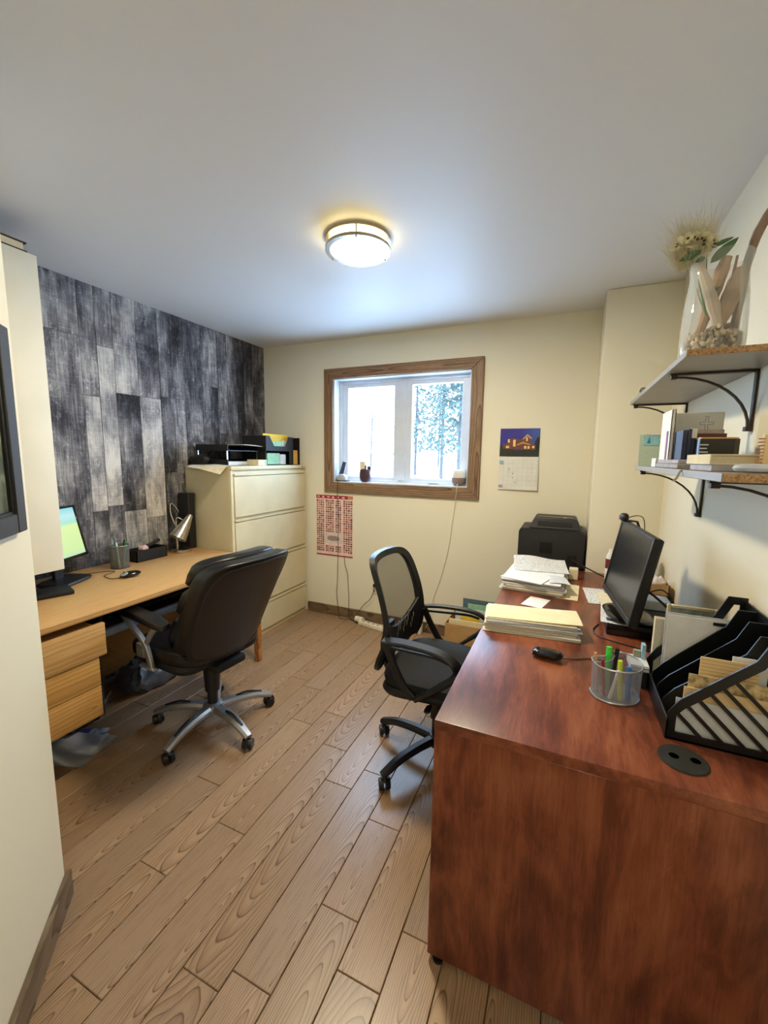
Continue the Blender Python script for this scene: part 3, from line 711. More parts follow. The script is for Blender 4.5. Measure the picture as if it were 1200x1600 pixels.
obj('end_panel', box(bm_(), rx0+.001, rx1, ry0+.0015, ry0+.030, .020, rz-.0285, .0015), CHP, t, world=True)
obj('end_panel', box(bm_(), rx0+.02, rx1, ry1-.035, ry1-.006, .020, rz-.0285, .0015), CHP, t, world=True)
obj('modesty_panel', box(bm_(), rx1-.12, rx1-.10, ry0+.031, ry1-.036, .25, rz-.029), CHP, t, world=True)
for x in (rx0+.03, rx1-.05):
    for y in (ry0+.015, ry1-.02):
        b = bm_(); cyl(b, (x, y, 0), (x, y, .008), .016, n=14); cyl(b, (x, y, .008), (x, y, .021), .006, n=10); obj('levelling_foot', b, BLACK, t, world=True)
g = obj('grommet', lathe(bm_(), [(0, -.004), (.036, -.004), (.040, .0), (.0505, .0015), (.0485, .004), (.030, .0045), (0, .0045)], 36, (.290, 1.077, rz)), mat('dark_grommet_plastic', (44, 44, 42), rough=.75, spec=.25), t, world=True)
for dx in (-.018, .024):
    ho = obj('cable_hole', lathe(bm_(), [(0, .0046), (.0105, .0046), (.0095, .0052), (0, .0052)], 16, (.290+dx, 1.079, rz)), mat('hole_black', (2, 2, 2), rough=.9, spec=0), g, world=True)
# ================================================================ on the oak desk
SCR = NT('lit_screen'); sp = SCR.new('ShaderNodeSeparateXYZ'); SCR.link(SCR.coord(), sp.inputs[0])
k = SCR.ramp(SCR.math('MULTIPLY_ADD', sp.outputs[2], 1/.27, 0), [(0, (196, 232, 190)), (.12, (214, 244, 170)), (.60, (226, 250, 168)), (.66, (170, 236, 214)), (.8, (196, 240, 240)), (1, (120, 214, 226))])
SCR.link(k, SCR.b.inputs['Emission Color']); SCR.b.inputs['Emission Strength'].default_value = .85; SCR.b.inputs['Base Color'].default_value = (.02, .02, .02, 1); SCR.rough(.2)
# monitor: local x runs along the screen, local -y is the side one looks at
mt = thing('computer_monitor', 'small lit computer monitor half hidden by the cream wall cabinet', 'monitor', (-2.385, 1.262, .745), 115.5)
tilt = T(0, 0, .115, 0, -12)
b = bm_(); ring_frame(b, -.165, .165, 0, .285, .014, .014, .016, .012, -.012, .03, .002); box(b, -.155, .155, .012, .034, .01, .275, .004); obj('housing', xf(b, tilt), GLOSSB, mt)
b = bm_(); box(b, -.152, .152, -.002, .012, .0, .257); sc_ = obj('screen', b, SCR.m, mt); sc_.matrix_local = tilt @ Matrix.Translation((0, -.006, .016))
b = bm_(); strip(b, [(0, .045, .02), (0, .050, .12), (0, .020, .20)], .06, .02, up=(0, 1, 0)); obj('neck', b, BLACK, mt)
obj('stand_base', pillow(bm_(), (0, .01, .010), (.115, .085, .010), .4, 28, 6), BLACK, mt)
b = bm_(); box(b, -2.36, -2.22, 1.02, 1.24, .746, .766, .004, 2); xf(b, T(-2.255, 1.085, 0, -18) @ T(2.29, -1.13, 0))
lt = single('drive_dock', b, BLACKM, 'flat black device lying on the oak desk below the wall cabinet', 'device')
def mouse(name, lab, x, y, z, rz, body, top, cordpts):
    t = thing(name, lab, 'computer mouse', (x, y, z), rz)
    obj('shell', pillow(bm_(), (0, 0, .016), (.030, .052, .017), .75, 24, 12, lambda a, b_, c: (a*(1-.12*(b_/.052)), b_, c*(1+.0*b_)-.008*max(0, b_/.052)**2-(.0 if c > 0 else -.006))), body, t)
    obj('buttons', pillow(bm_(), (0, .022, .0215), (.024, .028, .0105), .75, 20, 10, lambda a, b_, c: (a, b_, c-.007*max(0, b_/.028)**2)), top, t)
    b = bm_(); cyl(b, (-.003, .03, .030), (.003, .03, .030), .006, n=12); obj('scroll_wheel', b, DGREY, t)
    b = bm_(); tube(b, smooth_path(cordpts, 6), .0018, 6); obj('cord', b, CORD, t, world=True)
mouse('computer_mouse', 'black and grey corded mouse on the oak desk', -2.19, 1.475, .745, 165, GLOSSB, mat('grey_mouse_top', (150, 154, 160), rough=.35, metal=.3),
      [(-2.205, 1.428, .751), (-2.24, 1.40, .748), (-2.33, 1.42, .748), (-2.36, 1.50, .748), (-2.42, 1.46, .748), (-2.47, 1.34, .748), (-2.50, 1.2, .748)])
# mesh pen cup with pens
PMESH = see_through('grey_wire_mesh', (112, 112, 106), .62, .5)
t = thing('pen_cup', 'round grey mesh pen cup on the oak desk by the plank wall', 'pen cup', (-2.43, 1.578, .745))
obj('mesh_wall', lathe(bm_(), [(.050, .002), (.052, .135), (.0505, .135), (.0485, .002)], 32), PMESH, t)
b = bm_(); tube(b, [(.052*cos(a*pi/16), .052*sin(a*pi/16), .136) for a in range(33)], .003, 6); obj('rim', b, mat('grey_wire', (128, 126, 118), rough=.4, metal=.6), t)
obj('base', lathe(bm_(), [(0, 0), (.051, 0), (.051, .004), (0, .004)], 28), DGREY, t)
def pen(x, y, z, dx, dy, L, r, col, lab, tip=None, grp=None):
    d = Vector((dx, dy, 1)).normalized(); p = Vector((x, y, z)); t = thing('pen', lab, 'pen', tuple(p), 0, grp)
    b = bm_(); cyl(b, (0, 0, 0), d*(L*.78), r, n=10); obj('barrel', b, col, t)
    b = bm_(); cyl(b, d*(L*.78), d*L, r*1.12, r*1.0, n=10); obj('cap', b, tip or col, t)
GREEN = mat('green_plastic', (60, 140, 66), rough=.4); NAVY = mat('navy_plastic', (30, 40, 78), rough=.4); LIME = mat('lime_highlighter', (206, 222, 60), rough=.4); BLUE = mat('blue_plastic', (70, 118, 190), rough=.35)
RED = mat('red_plastic', (150, 40, 46), rough=.4); TAN = mat('pencil_wood_tan', (204, 168, 120), rough=.6); BRGREEN = mat('bright_green_plastic', (70, 210, 70), rough=.4)
pen(-2.445, 1.570, .750, -.10, .02, .175, .005, mat('teal_plastic', (70, 110, 120), rough=.4), 'blue-grey pen standing tallest in the round mesh cup')
pen(-2.420, 1.590, .750, .10, .10, .15, .006, GREEN, 'green marker in the round mesh cup')
pen(-2.415, 1.565, .750, .08, -.12, .155, .004, PAPER, 'white pen leaning in the round mesh cup')
pen(-2.440, 1.595, .750, .0, .16, .16, .004, BLACK, 'black pen at the back of the round mesh cup')
b = bm_(); pillow(b, (0, 0, .0), (.022, .022, .016), .9, 12, 8)
# black tray box
t = thing('desk_tray', 'black open box of odds and ends on the oak desk', 'desk organizer', (-2.49, 1.80, .745))
b = bm_(); x0, x1, y0, y1, z0, z1 = -2.545, -2.435, 1.69, 1.905, .745, .818
box(b, x0, x1, y0, y1, z0, z0+.004)
for a in ((x0, x0+.004, y0, y1), (x1-.004, x1, y0, y1), (x0, x1, y0, y0+.004), (x0, x1, y1-.004, y1)): box(b, *a, z0, z1)
obj('walls', b, BLACKM, t, world=True)
single('stapler', xf(strip(bm_(), [(0, -.06, 0), (0, 0, .012), (0, .06, .034)], .024, .018), T(-2.49, 1.83, .822)), BLACK, 'black stapler lying across the black desk tray', 'stapler')
single('crumpled_note', xf(pillow(bm_(), (0, 0, 0), (.028, .03, .018), .8, 10, 6, lambda x, y, z: (x, y, z*(1+.5*sin(x*150)*cos(y*120)))), T(-2.475, 1.765, .822)), mat('pinkish_paper', (204, 170, 164), rough=.8), 'crumpled pinkish note in the black desk tray', 'note')
# silver desk lamp
t = thing('desk_lamp', 'brushed silver desk lamp with cone shade on the oak desk', 'desk lamp', (-2.455, 2.035, .745))
obj('base', lathe(bm_(), [(0, 0), (.066, 0), (.068, .008), (.066, .022), (.058, .026), (0, .026)], 36), CHROME, t)
obj('post', cyl(bm_(), (-.01, -.025, .02), (-.01, -.025, .22), .0075, n=12), CHROME, t)
ax = Vector((.015, .115, .165)); p0 = Vector((.02, -.045, .105))
q = ax.to_track_quat('Z', 'Y').to_matrix().to_4x4(); q.translation = p0
sh = obj('shade', xf(lathe(bm_(), [(.058, 0), (.050, .05), (.034, .12), (.016, .185), (.0, .195), (.0, .192), (.014, .180), (.031, .118), (.047, .05), (.055, 0)], 32), q), CHROME, t)
obj('bulb', xf(pillow(bm_(), (0, 0, .05), (.022, .022, .032), 1, 14, 8), q), mat('frosted_bulb', (220, 216, 204), rough=.4), sh)
b = bm_(); tube(b, smooth_path([(-.01, -.025, .215), (-.005, -.02, .245), (.02, .0, .23), (.03, .02, .19)], 4), .005, 8); obj('swivel_arm', b, CHROME, t)
b = bm_(); tube(b, smooth_path([(-2.47, 2.01, .93), (-2.50, 2.0, 1.02), (-2.565, 2.06, 1.08), (-2.575, 2.13, 1.0), (-2.575, 2.16, .8)], 5), .0025, 6); obj('lamp_cord', b, WCORD, t, world=True)
b = bm_(); box(b, -2.576, -2.47, 2.125, 2.183, .7455, 1.15, .004); single('file_folder_box', b, BLACKM, 'tall black file box wedged between plank wall and filing cabinet', 'file box')
# under the oak desk
b = bm_(); pillow(b, (-2.33, 1.64, .075), (.14, .17, .074), .6, 26, 14, lambda x, y, z: (x*(1-.35*max(0, z/.095)), y*(1-.3*max(0, z/.095))+.01*sin(z*90), z*(1+.35*sin(x*45+1)*cos(y*38))+.012*sin(x*90+y*70)))
single('plastic_bag', b, mat('smoky_plastic', (78, 82, 92), .2, 12, rough=.32), 'crumpled translucent grey plastic bag under the oak desk', 'bag')
t = thing('computer_tower', 'black computer tower standing under the oak desk by the wall', 'computer', (-2.42, 1.30, 0)); b = box(bm_(), -2.555, -2.20, 1.11, 1.29, .03, .44, .006, 2); obj('case', b, BLACKM, t, world=True)
obj('front_panel', box(bm_(), -2.1995, -2.188, 1.112, 1.288, .032, .438, .006, 2), GLOSSB, t, world=True)
b = bm_(); [cyl(b, (x, y, 0), (x, y, .031), .014, n=10) for x in (-2.52, -2.24) for y in (1.13, 1.27)]; obj('feet', b, BLACK, t, world=True)
b = bm_(); tube(b, [(-2.30, 1.33, .007), (-2.36, 1.395, .007), (-2.42, 1.46, .007)], .006, 8); single('white_rod', b, PAPER2, 'thin white rod on the floor under the oak desk', 'rod')
FLY = NT('flyer_print'); FLY.col(FLY.ramp(FLY.noise(FLY.coord(), 7, 3), [(.42, (30, 44, 130)), (.50, (90, 104, 150)), (.56, (196, 204, 214)), (.8, (226, 228, 230))])); FLY.rough(.35)
for i, (x, y, z, r, m, lab) in enumerate(((-2.14, 1.06, .0006, 24, PAPER2, 'grey-white sheet at the bottom of the floor papers under the oak drawers'), (-2.165, 1.085, .0026, 30, FLY.m, 'glossy blue and white flyer on the floor under the oak drawers'), (-2.10, 1.075, .0046, 18, see_through('clear_sleeve', (214, 220, 228), .86, .15, gloss=.3), 'clear plastic sleeve on top of the floor papers'))):
    b = bm_(); sheet(b, -.14, .14, -.11, .11, 0, .001, 5, 5, lambda u, v: .0006*sin(u*5+i)); single('floor_paper', xf(b, T(x, y, z, r)), m, lab, 'paper', 'papers on the floor under the oak drawers')

# ================================================================ on top of the filing cabinet
fz = 1.35
t = thing('letter_tray', 'stacked black letter trays on the filing cabinet', 'letter tray', (-2.40, 2.48, fz))
def tray(z, x0, x1, y0, y1):
    b = bm_(); box(b, x0, x1, y0, y1, z, z+.004); box(b, x0, x0+.004, y0, y1, z, z+.05); box(b, x0, x1, y0, y0+.004, z, z+.045); box(b, x0, x1, y1-.004, y1, z, z+.045); return b
for z in (fz, fz+.108): obj('tray', tray(z, -2.55, -2.24, 2.285, 2.62), BLACK, t, world=True)
[obj('riser', box(bm_(), x, x+.008, y, y+.008, fz, fz+.11), CHROME, t, world=True) for x in (-2.545, -2.26) for y in (2.289, 2.608)]
b = bm_(); sheet(b, -2.52, -2.22, 2.44, 2.74, fz+.154, .004, 6, 6, lambda u, v: -.02*v*v); single('paper_sheaf', b, PAPER2, 'white sheaf lying on the upper black letter tray', 'paper')
b = bm_(); box(b, -2.53, -2.26, 2.30, 2.58, fz+.0045, fz+.030, .002); single('paper_ream', b, PAPER2, 'flat pile of white sheets in the lower black letter tray', 'paper')
b = bm_(); pillow(b, (-2.47, 2.238, fz+.043), (.09, .030, .034), .7, 22, 10, lambda x, y, z: (x, y+.006*sin(x*70), z*(1+.25*sin(x*40)))); single('cable_pouch', b, BLACKM, 'slumped black pouch at the near edge of the filing cabinet top', 'pouch')
def droop(u, v): return -.11*max(0, (.42-v)/.42)**1.4*(.35+.65*u) if v < .42 else 0
for i, (x0, x1, y0, m, lab) in enumerate(((-2.40, -2.150, 2.165, CREAMP, 'cream sheet curling over the near edge of the filing cabinet'), (-2.50, -2.23, 2.180, PAPER, 'grey-white sheet sagging over the near edge of the filing cabinet'), (-2.42, -2.16, 2.200, PRINT, 'printed sheet lying flat near the filing cabinet corner'))):
    b = bm_(); k = (1, .7, .0)[i]
    sheet(b, x0, x1, y0-.05*(1-i*.5), y0+.19, fz+.001+.0022*i, .0008, 10, 12, (lambda u, v: -.055*max(0, (.28-v)/.28)*(.2+.8*u)) if i == 0 else (lambda u, v: -.045*max(0, (.16-v)/.16)*(.3+.7*u)) if i == 1 else (lambda u, v: .003*sin(6*u)))
    single('loose_sheet', b, m, lab, 'paper', 'loose sheets on the filing cabinet')
t = thing('small_carton', 'small white and green carton beside the black bin on the filing cabinet', 'carton', (-2.20, 2.60, fz)); b = box(bm_(), -2.26, -2.15, 2.50, 2.60, fz, fz+.045, .002); obj('carton_body', b, CREAMP, t, world=True)
obj('carton_label', box(bm_(), -2.1495, -2.1485, 2.575, 2.598, fz+.004, fz+.041), mat('pale_green_card', (150, 196, 160), rough=.7), t, world=True)
t = thing('desk_bin', 'black notched storage bin holding folders on the filing cabinet', 'storage bin', (-2.30, 2.86, fz))
y0, y1, xa, xb, zt = 2.635, 3.085, -2.42, -2.185, fz+.235
fp = [(y0, fz+.12), (y1-.10, fz+.12), (y1-.10, zt), (y1-.155, zt), (y1-.20, fz+.155), (y0+.10, fz+.155), (y0+.045, zt), (y0, zt)]
obj('front_panel', prism(bm_(), fp, xb-.005, xb, 'YZ'), BLACKM, t, world=True)
b = bm_(); box(b, xa, xb-.005, y0, y0+.005, fz, zt); box(b, xa, xb, y1-.005, y1, fz, zt); box(b, xa, xb, y1-.10, y1-.095, fz, zt); box(b, xa, xa+.005, y0, y1, fz, zt); box(b, xa, xb, y0, y1, fz, fz+.005); box(b, xa, xb, y0, y1-.1, fz+.115, fz+.12); box(b, xb-.005, xb, y1-.15, y1-.095, fz, fz+.12)
obj('walls', b, BLACKM, t, world=True)
YEL = mat('yellow_card', (222, 186, 60), .05, 14, rough=.7); GRN = mat('pale_green_card', (150, 196, 160), rough=.7)
b = box(bm_(), xb-.05, xb-.044, y0+.02, y1-.115, fz+.1205, zt+.018); single('yellow_folder', b, YEL, 'yellow folder standing in the notch of the black bin', 'folder')
b = box(bm_(), xb-.030, xb-.024, y0+.04, y1-.22, fz+.1205, fz+.195); single('green_folder', b, GRN, 'pale green card in front of the yellow folder in the black bin', 'folder')
b = box(bm_(), xb-.030, xb-.024, y1-.215, y1-.12, fz+.1205, fz+.205); single('white_card', b, PAPER2, 'grey-white card beside the green one in the black bin', 'card')
b = box(bm_(), xb-.11, xb-.03, y0+.05, y0+.21, fz+.0055, fz+.10, .003); single('green_box', b, GRN, 'pale green packet in the lower slot of the black bin', 'packet')
b = box(bm_(), xb-.11, xb-.03, y0+.215, y0+.29, fz+.0055, fz+.09, .003); single('white_packet', b, PAPER2, 'white packet in the lower slot of the black bin', 'packet')
for i in range(4): single('envelope', box(bm_(), xb-.10, xb-.004, y1-.088+.018*i, y1-.082+.018*i, fz+.0055, fz+.115+.012*(i % 2)), mat('orange_tan_paper', (222, 176, 96), .06, 16, rough=.8), ('tan envelope nearest the notch in the end slot of the black bin', 'tan envelope second from the notch in the end slot of the black bin', 'tan envelope third from the notch in the end slot of the black bin', 'tan envelope against the outer wall of the black bin')[i], 'envelope', 'tan envelopes in the black bin')

# ================================================================ window sill
sz = WZ0+.0085
t = thing('cordless_phone', 'cordless phone in its silver cradle on the window sill', 'phone', (-1.79, YB+.035, sz))
obj('cradle', pillow(bm_(), (0, 0, .030), (.048, .030, .032), .6, 20, 8, lambda x, y, z: (x*(1-.25*max(0, z/.03)), y, z)), mat('silver_grey_plastic', (178, 182, 192), rough=.35), t)
b = bm_(); strip(b, [(-.015, .0, .045), (.0, .01, .10), (.016, .016, .165)], [.042, .040, .036], .022, up=(0, 1, .2), round_=.6); h_ = obj('handset', b, mat('dark_phone_plastic', (54, 54, 70), rough=.4), t)
obj('base_tray', box(bm_(), -.056, .060, -.028, .030, 0, .008, .003), DGREY, t)
t = thing('pen_holder', 'dark brown carved holder with a cream card on the window sill', 'holder', (-1.567, YB+.035, sz))
obj('holder_body', pillow(bm_(), (0, 0, .055), (.050, .026, .056), .55, 20, 10, lambda x, y, z: (x*(1-.12*(z < -.02)), y, z)), mat('dark_maroon_wood', (70, 46, 54), .15, 30, rough=.5), t)
b = bm_(); [cyl(b, (x, .004, .09), (x+.003, .004, z), .009, n=8) for x, z in ((-.002, .142), (.024, .136), (.040, .132))]; obj('pegs', b, MATS['dark_maroon_wood'], t)
obj('memo_card', box(bm_(), -.052, .002, -.004, .002, .09, .172), CREAMP, t)
t = thing('smart_speaker', 'small bowl-shaped white and grey smart speaker on the window sill', 'speaker', (-.766, YB+.058, sz))
obj('fabric_base', lathe(bm_(), [(0, 0), (.028, 0), (.036, .004), (.050, .028), (.056, .052), (.0555, .062), (0, .062)], 32), mat('grey_brown_fabric', (138, 122, 114), .08, 120, rough=.9, bump=.2, bscale=500), t)
obj('cap', lathe(bm_(), [(.0555, .0625), (.054, .08), (.049, .112), (.044, .120), (0, .121)], 32), mat('warm_white_plastic', (216, 210, 198), rough=.45), t)
b = bm_(); tube(b, smooth_path([(-.757, YB+.004, sz+.012), (-.757, YB-.018, sz+.012), (-.758, YB-.030, 1.18), (-.765, YB-.028, 1.10), (-.775, YB-.006, 1.04), (-.79, YB-.005, .915), (-.813, YB-.005, .709), (-.87, YB-.005, .46), (-.92, YB-.006, .30), (-.93, YB-.02, .16), (-.97, YB-.03, .05)], 6), .0022, 6)
single('speaker_cord', b, WCORD, 'thin white cord hanging from the smart speaker down the back wall', 'cord')
b = bm_(); tube(b, smooth_path([(-1.80, YB+.005, sz+.004), (-1.801, YB-.018, sz+.006), (-1.802, YB-.029, 1.17), (-1.803, YB-.027, 1.10), (-1.806, YB-.008, .95), (-1.808, YB-.007, .70), (-1.809, YB-.007, .545), (-1.817, YB-.006, .30), (-1.824, YB-.006, .22), (-1.806, YB-.018, .12), (-1.79, YB-.022, .03), (-1.76, YB-.06, .004), (-1.66, YB-.05, .004), (-1.56, YB-.09, .004), (-1.50, YB-.13, .004)], 6), .0025, 6)
single('phone_cord', b, CORD, 'black phone cord running down past the red poster to the floor', 'cord')
b = bm_(); tube(b, smooth_path([(-1.745, YB-.006, .56), (-1.738, YB-.006, .48), (-1.712, YB-.006, .40), (-1.705, YB-.006, .30), (-1.698, YB-.006, .20), (-1.692, YB-.018, .10), (-1.69, YB-.022, .02), (-1.66, YB-.05, .012), (-1.60, YB-.07, .012)], 6), .0022, 6)
single('hanging_cable', b, CORD, 'second black cable hanging below the red poster', 'cable')

# ================================================================ things on the back wall
def flat(b, x0, x1, z0, z1, y, t=.0006): return box(b, x0, x1, y-t, y, z0, z1)
px0, px1, pz0, pz1, py = -2.034, -1.664, .546, 1.092, YB-.0005
t = thing('wall_poster', 'red and white poster of small pictures taped under the window', 'poster', ((px0+px1)/2, YB, pz0))
obj('paper', flat(bm_(), px0, px1, pz0, pz1, py, .001), mat('pale_pink_paper', (232, 206, 196), .05, 24, rough=.6), t, world=True)
obj('header_band', flat(bm_(), px0, px1-.05, pz1-.032, pz1-.002, py-.001), mat('crimson_ink', (158, 30, 48), .06, 20, rough=.6), t, world=True)
obj('header_end', flat(bm_(), px1-.05, px1, pz1-.032, pz1-.002, py-.001), mat('orange_brown_ink', (204, 128, 92), .06, 20, rough=.6), t, world=True)
obj('footer_band', flat(bm_(), px0, px1, pz0, pz0+.012, py-.001), MATS['crimson_ink'], t, world=True)
b = bm_(); R = random.Random(4)
for i in range(6): flat(b, px0+.012+.05*i, px0+.012+.05*i+R.uniform(.02, .04), pz1-.022-.004*(i % 2), pz1-.012, py-.0016)
obj('header_lettering', b, mat('pale_rose_ink', (236, 190, 190), rough=.6), t, world=True)
pal = {'dark_red_pictures': (120, 44, 46), 'rose_pictures': (196, 110, 104), 'brown_pictures': (104, 76, 66)}
bms = {k: bm_() for k in pal}; W = px1-px0
for c, (u0, u1, n) in enumerate(((.01, .22, 4), (.26, .49, 4), (.53, .69, 3), (.74, .99, 4))):
    for r in range(24):
        zc = pz1-.052-r*.0195
        if c in (1, 2) and 15 <= r <= 20: continue
        for j in range(n):
            x = px0+W*(u0+(u1-u0)*(j+.5)/n); w_, h_ = W*(u1-u0)/n*R.uniform(.28, .44), R.uniform(.0045, .0085)
            if zc-h_ < pz0+.014: continue
            flat(bms[R.choice(['dark_red_pictures', 'dark_red_pictures', 'rose_pictures', 'brown_pictures'])], x-w_, x+w_, zc-h_, zc+h_, py-.001)
for k in pal: obj(k, bms[k], mat(k+'_ink', pal[k], .1, 60, rough=.6), t, world=True)['kind'] = 'stuff'
b = bm_(); flat(b, px0+W*.24, px0+W*.70, pz0+.115, pz0+.205, py-.001); obj('inset_box', b, mat('pale_grey_ink', (214, 206, 196), rough=.6), t, world=True)
b = xf(pillow(bm_(), (0, 0, 0), (.062, .0006, .024), .8, 18, 6), T(px0+W*.47, py-.0022, pz0+.160)); obj('inset_picture', b, mat('mauve_ink', (164, 130, 132), .1, 60, rough=.6), t, world=True)

ca = thing('wall_calendar', 'wall calendar with a lit house at dusk hung on the back wall', 'calendar', (-.322, YB, 1.21))
cx0, cx1_, cy = -.457, -.187, YB-.001
SKY = NT('dusk_sky_print'); s_ = SKY.new('ShaderNodeSeparateXYZ'); SKY.link(SKY.coord(), s_.inputs[0]); SKY.col(SKY.mix(SKY.math('MULTIPLY', SKY.noise(SKY.coord(), 14, 3), .5), SKY.ramp(SKY.math('MULTIPLY_ADD', s_.outputs[0], 3, .5), [(0, (54, 50, 150)), (.5, (62, 56, 160)), (1, (66, 110, 190))]), srgb((36, 40, 96)))); SKY.rough(.3)
ph = obj('photo', flat(bm_(), cx0, cx1_, 1.447, 1.645, cy, .002), SKY.m, ca, world=True, origin='mid')
def pr(name, poly, c, lay, em=0, rough=.35):
    b = prism(bm_(), [(cx0+u*(cx1_-cx0), 1.447+v*.198) for u, v in poly], cy-.002-.0003*lay-.0003, cy-.002-.0003*lay, 'XZ'); return obj(name, b, mat(name+'_ink', c, .12, 60, rough=rough), ph, world=True)
pr('ground', [(0, 0), (1, 0), (1, .34), (.8, .26), (.4, .22), (0, .40)], (40, 46, 40), 0)
pr('tree', [(.86, .2), (1, .2), (1, .72), (.93, .66), (.88, .5)], (24, 34, 44), 1)
pr('house_walls', [(.08, .28), (.9, .24), (.9, .42), (.78, .46), (.78, .66), (.70, .76), (.60, .66), (.52, .60), (.36, .66), (.20, .62), (.20, .45), (.08, .46)], (112, 66, 56), 2)
pr('roof', [(.56, .62), (.69, .80), (.82, .64), (.78, .63), (.69, .73), (.60, .61)], (186, 150, 116), 3)
pr('porch_roof', [(.42, .42), (.58, .52), (.78, .44), (.76, .41), (.58, .47), (.44, .40)], (206, 150, 100), 3)
b = bm_()
for u0, u1, v0, v1 in ((.20, .25, .50, .62), (.34, .40, .36, .60), (.66, .70, .55, .68), (.62, .68, .28, .38), (.71, .76, .28, .37), (.82, .88, .30, .38), (.16, .24, .30, .38)):
    box(b, cx0+u0*.27, cx0+u1*.27, cy-.0034, cy-.0030, 1.447+v0*.198, 1.447+v1*.198)
obj('lit_windows', b, mat('warm_window_ink', (244, 204, 130), .08, 60, rough=.35), ph, world=True)
CALP = mat('calendar_paper', (222, 222, 214), .02, 20, rough=.6)
for i, (dz, dx) in enumerate(((0, 0), (-.018, .006), (-.030, .012))):
    b = bm_(); sheet(b, cx0+dx*.2, cx1_+dx*.4, 0, .236+dz*.2, 0, .0008, 4, 8, lambda u, v: .004+.012*(1-v)*(.4+.6*u)-.003*i)
    xf(b, T(0, cy-.0015, 1.209-dz*.0+.0, 0, 90)); obj('page', b, CALP, ca, world=True)
LN = mat('calendar_ink', (176, 178, 176), rough=.6); b = bm_()
yf = lambda z: cy-.0015-(.004+.012*(1-(z-1.209)/.236)*.7)-.0042
for i in range(8): box(b, cx0+.035+.0325*i, cx0+.0358+.0325*i, yf(1.3)-.0015, yf(1.3)-.0012, 1.245, 1.425)
for j in range(7): box(b, cx0+.035, cx0+.2625, yf(1.3)-.0015, yf(1.3)-.0012, 1.245+.03*j, 1.2457+.03*j)
obj('date_grid', b, LN, ca, world=True)
b = bm_(); [box(b, x, x+.006, yf(1.3)-.0018, yf(1.3)-.0012, z, z+.006) for x, z in ((-.385, 1.352), (-.358, 1.322), (-.360, 1.292), (-.34, 1.258))]; obj('pen_marks', b, mat('dark_ink', (60, 66, 72), rough=.6), ca, world=True)
b = bm_(); box(b, cx0+.006, cx0+.030, yf(1.3)-.0018, yf(1.3)-.0012, 1.395, 1.418); obj('blue_logo', b, mat('pale_blue_ink', (140, 176, 206), rough=.6), ca, world=True)
b = bm_(); box(b, cx0+.006, cx0+.034, yf(1.22)-.0018, yf(1.22)-.0012, 1.226, 1.242); obj('mauve_logo', b, mat('mauve_logo_ink', (176, 140, 176), rough=.6), ca, world=True)

t = thing('wall_outlet', 'white electrical outlet low on the back wall behind the task chair', 'outlet', (-1.435, YB, .30))
obj('cover_plate', box(bm_(), -1.470, -1.400, YB-.006, YB, .255, .370, .003, 2), mat('white_outlet_plastic', (228, 224, 214), rough=.4), t, world=True)
b = bm_(); [box(b, x-.004, x+.004, YB-.0072, YB-.006, z, z+.014) for x in (-1.447, -1.423) for z in (.275, .335)]; obj('slots', b, BLACK, t, world=True)
t = thing('power_plug', 'black plug with its cord in the wall outlet', 'plug', (-1.435, YB-.03, .34)); obj('plug_body', box(bm_(), -1.452, -1.418, YB-.034, YB-.0075, .326, .352, .004, 2), BLACK, t, world=True)
b = bm_(); tube(b, smooth_path([(-1.435, YB-.034, .338), (-1.435, YB-.05, .30), (-1.47, YB-.04, .22), (-1.54, YB-.03, .15), (-1.60, YB-.04, .06), (-1.62, YB-.06, .006), (-1.56, YB-.10, .004), (-1.50, YB-.115, .02)], 6), .0026, 6); obj('plug_cord', b, CORD, t, world=True)
t = thing('power_bar', 'white power bar lying on the floor by the back wall', 'power bar', (-1.42, YB-.11, 0), -10)
obj('bar', box(bm_(), -.13, .14, -.026, .026, 0, .034, .005, 2), mat('cream_white_plastic', (226, 218, 198), rough=.45), t)
b = bm_()
for i in range(5): box(b, -.10+.05*i, -.07+.05*i, -.012, .012, .034, .0348)
obj('sockets', b, mat('socket_grey', (160, 150, 132), rough=.5), t)
b = bm_(); cyl(b, (-1.60, YB-.055, .026), (-1.525, YB-.065, .026), .026, n=18); single('adapter_plug', b, MATS['cream_white_plastic'], 'round white adapter lying left of the power bar', 'adapter')
t = thing('charger', 'upright white charger block on the floor behind the task chair', 'charger', (-1.02, YB-.05, 0)); obj('charger_body', box(bm_(), -1.055, -.995, YB-.075, YB-.03, 0, .085, .006, 2), mat('white_charger_plastic', (230, 226, 216), rough=.4), t, world=True)
b = bm_(); tube(b, smooth_path([(-1.055, YB-.06, .01), (-1.12, YB-.07, .004), (-1.2, YB-.09, .004), (-1.27, YB-.12, .004)], 6), .0025, 6); obj('charger_cord', b, CORD, t, world=True)

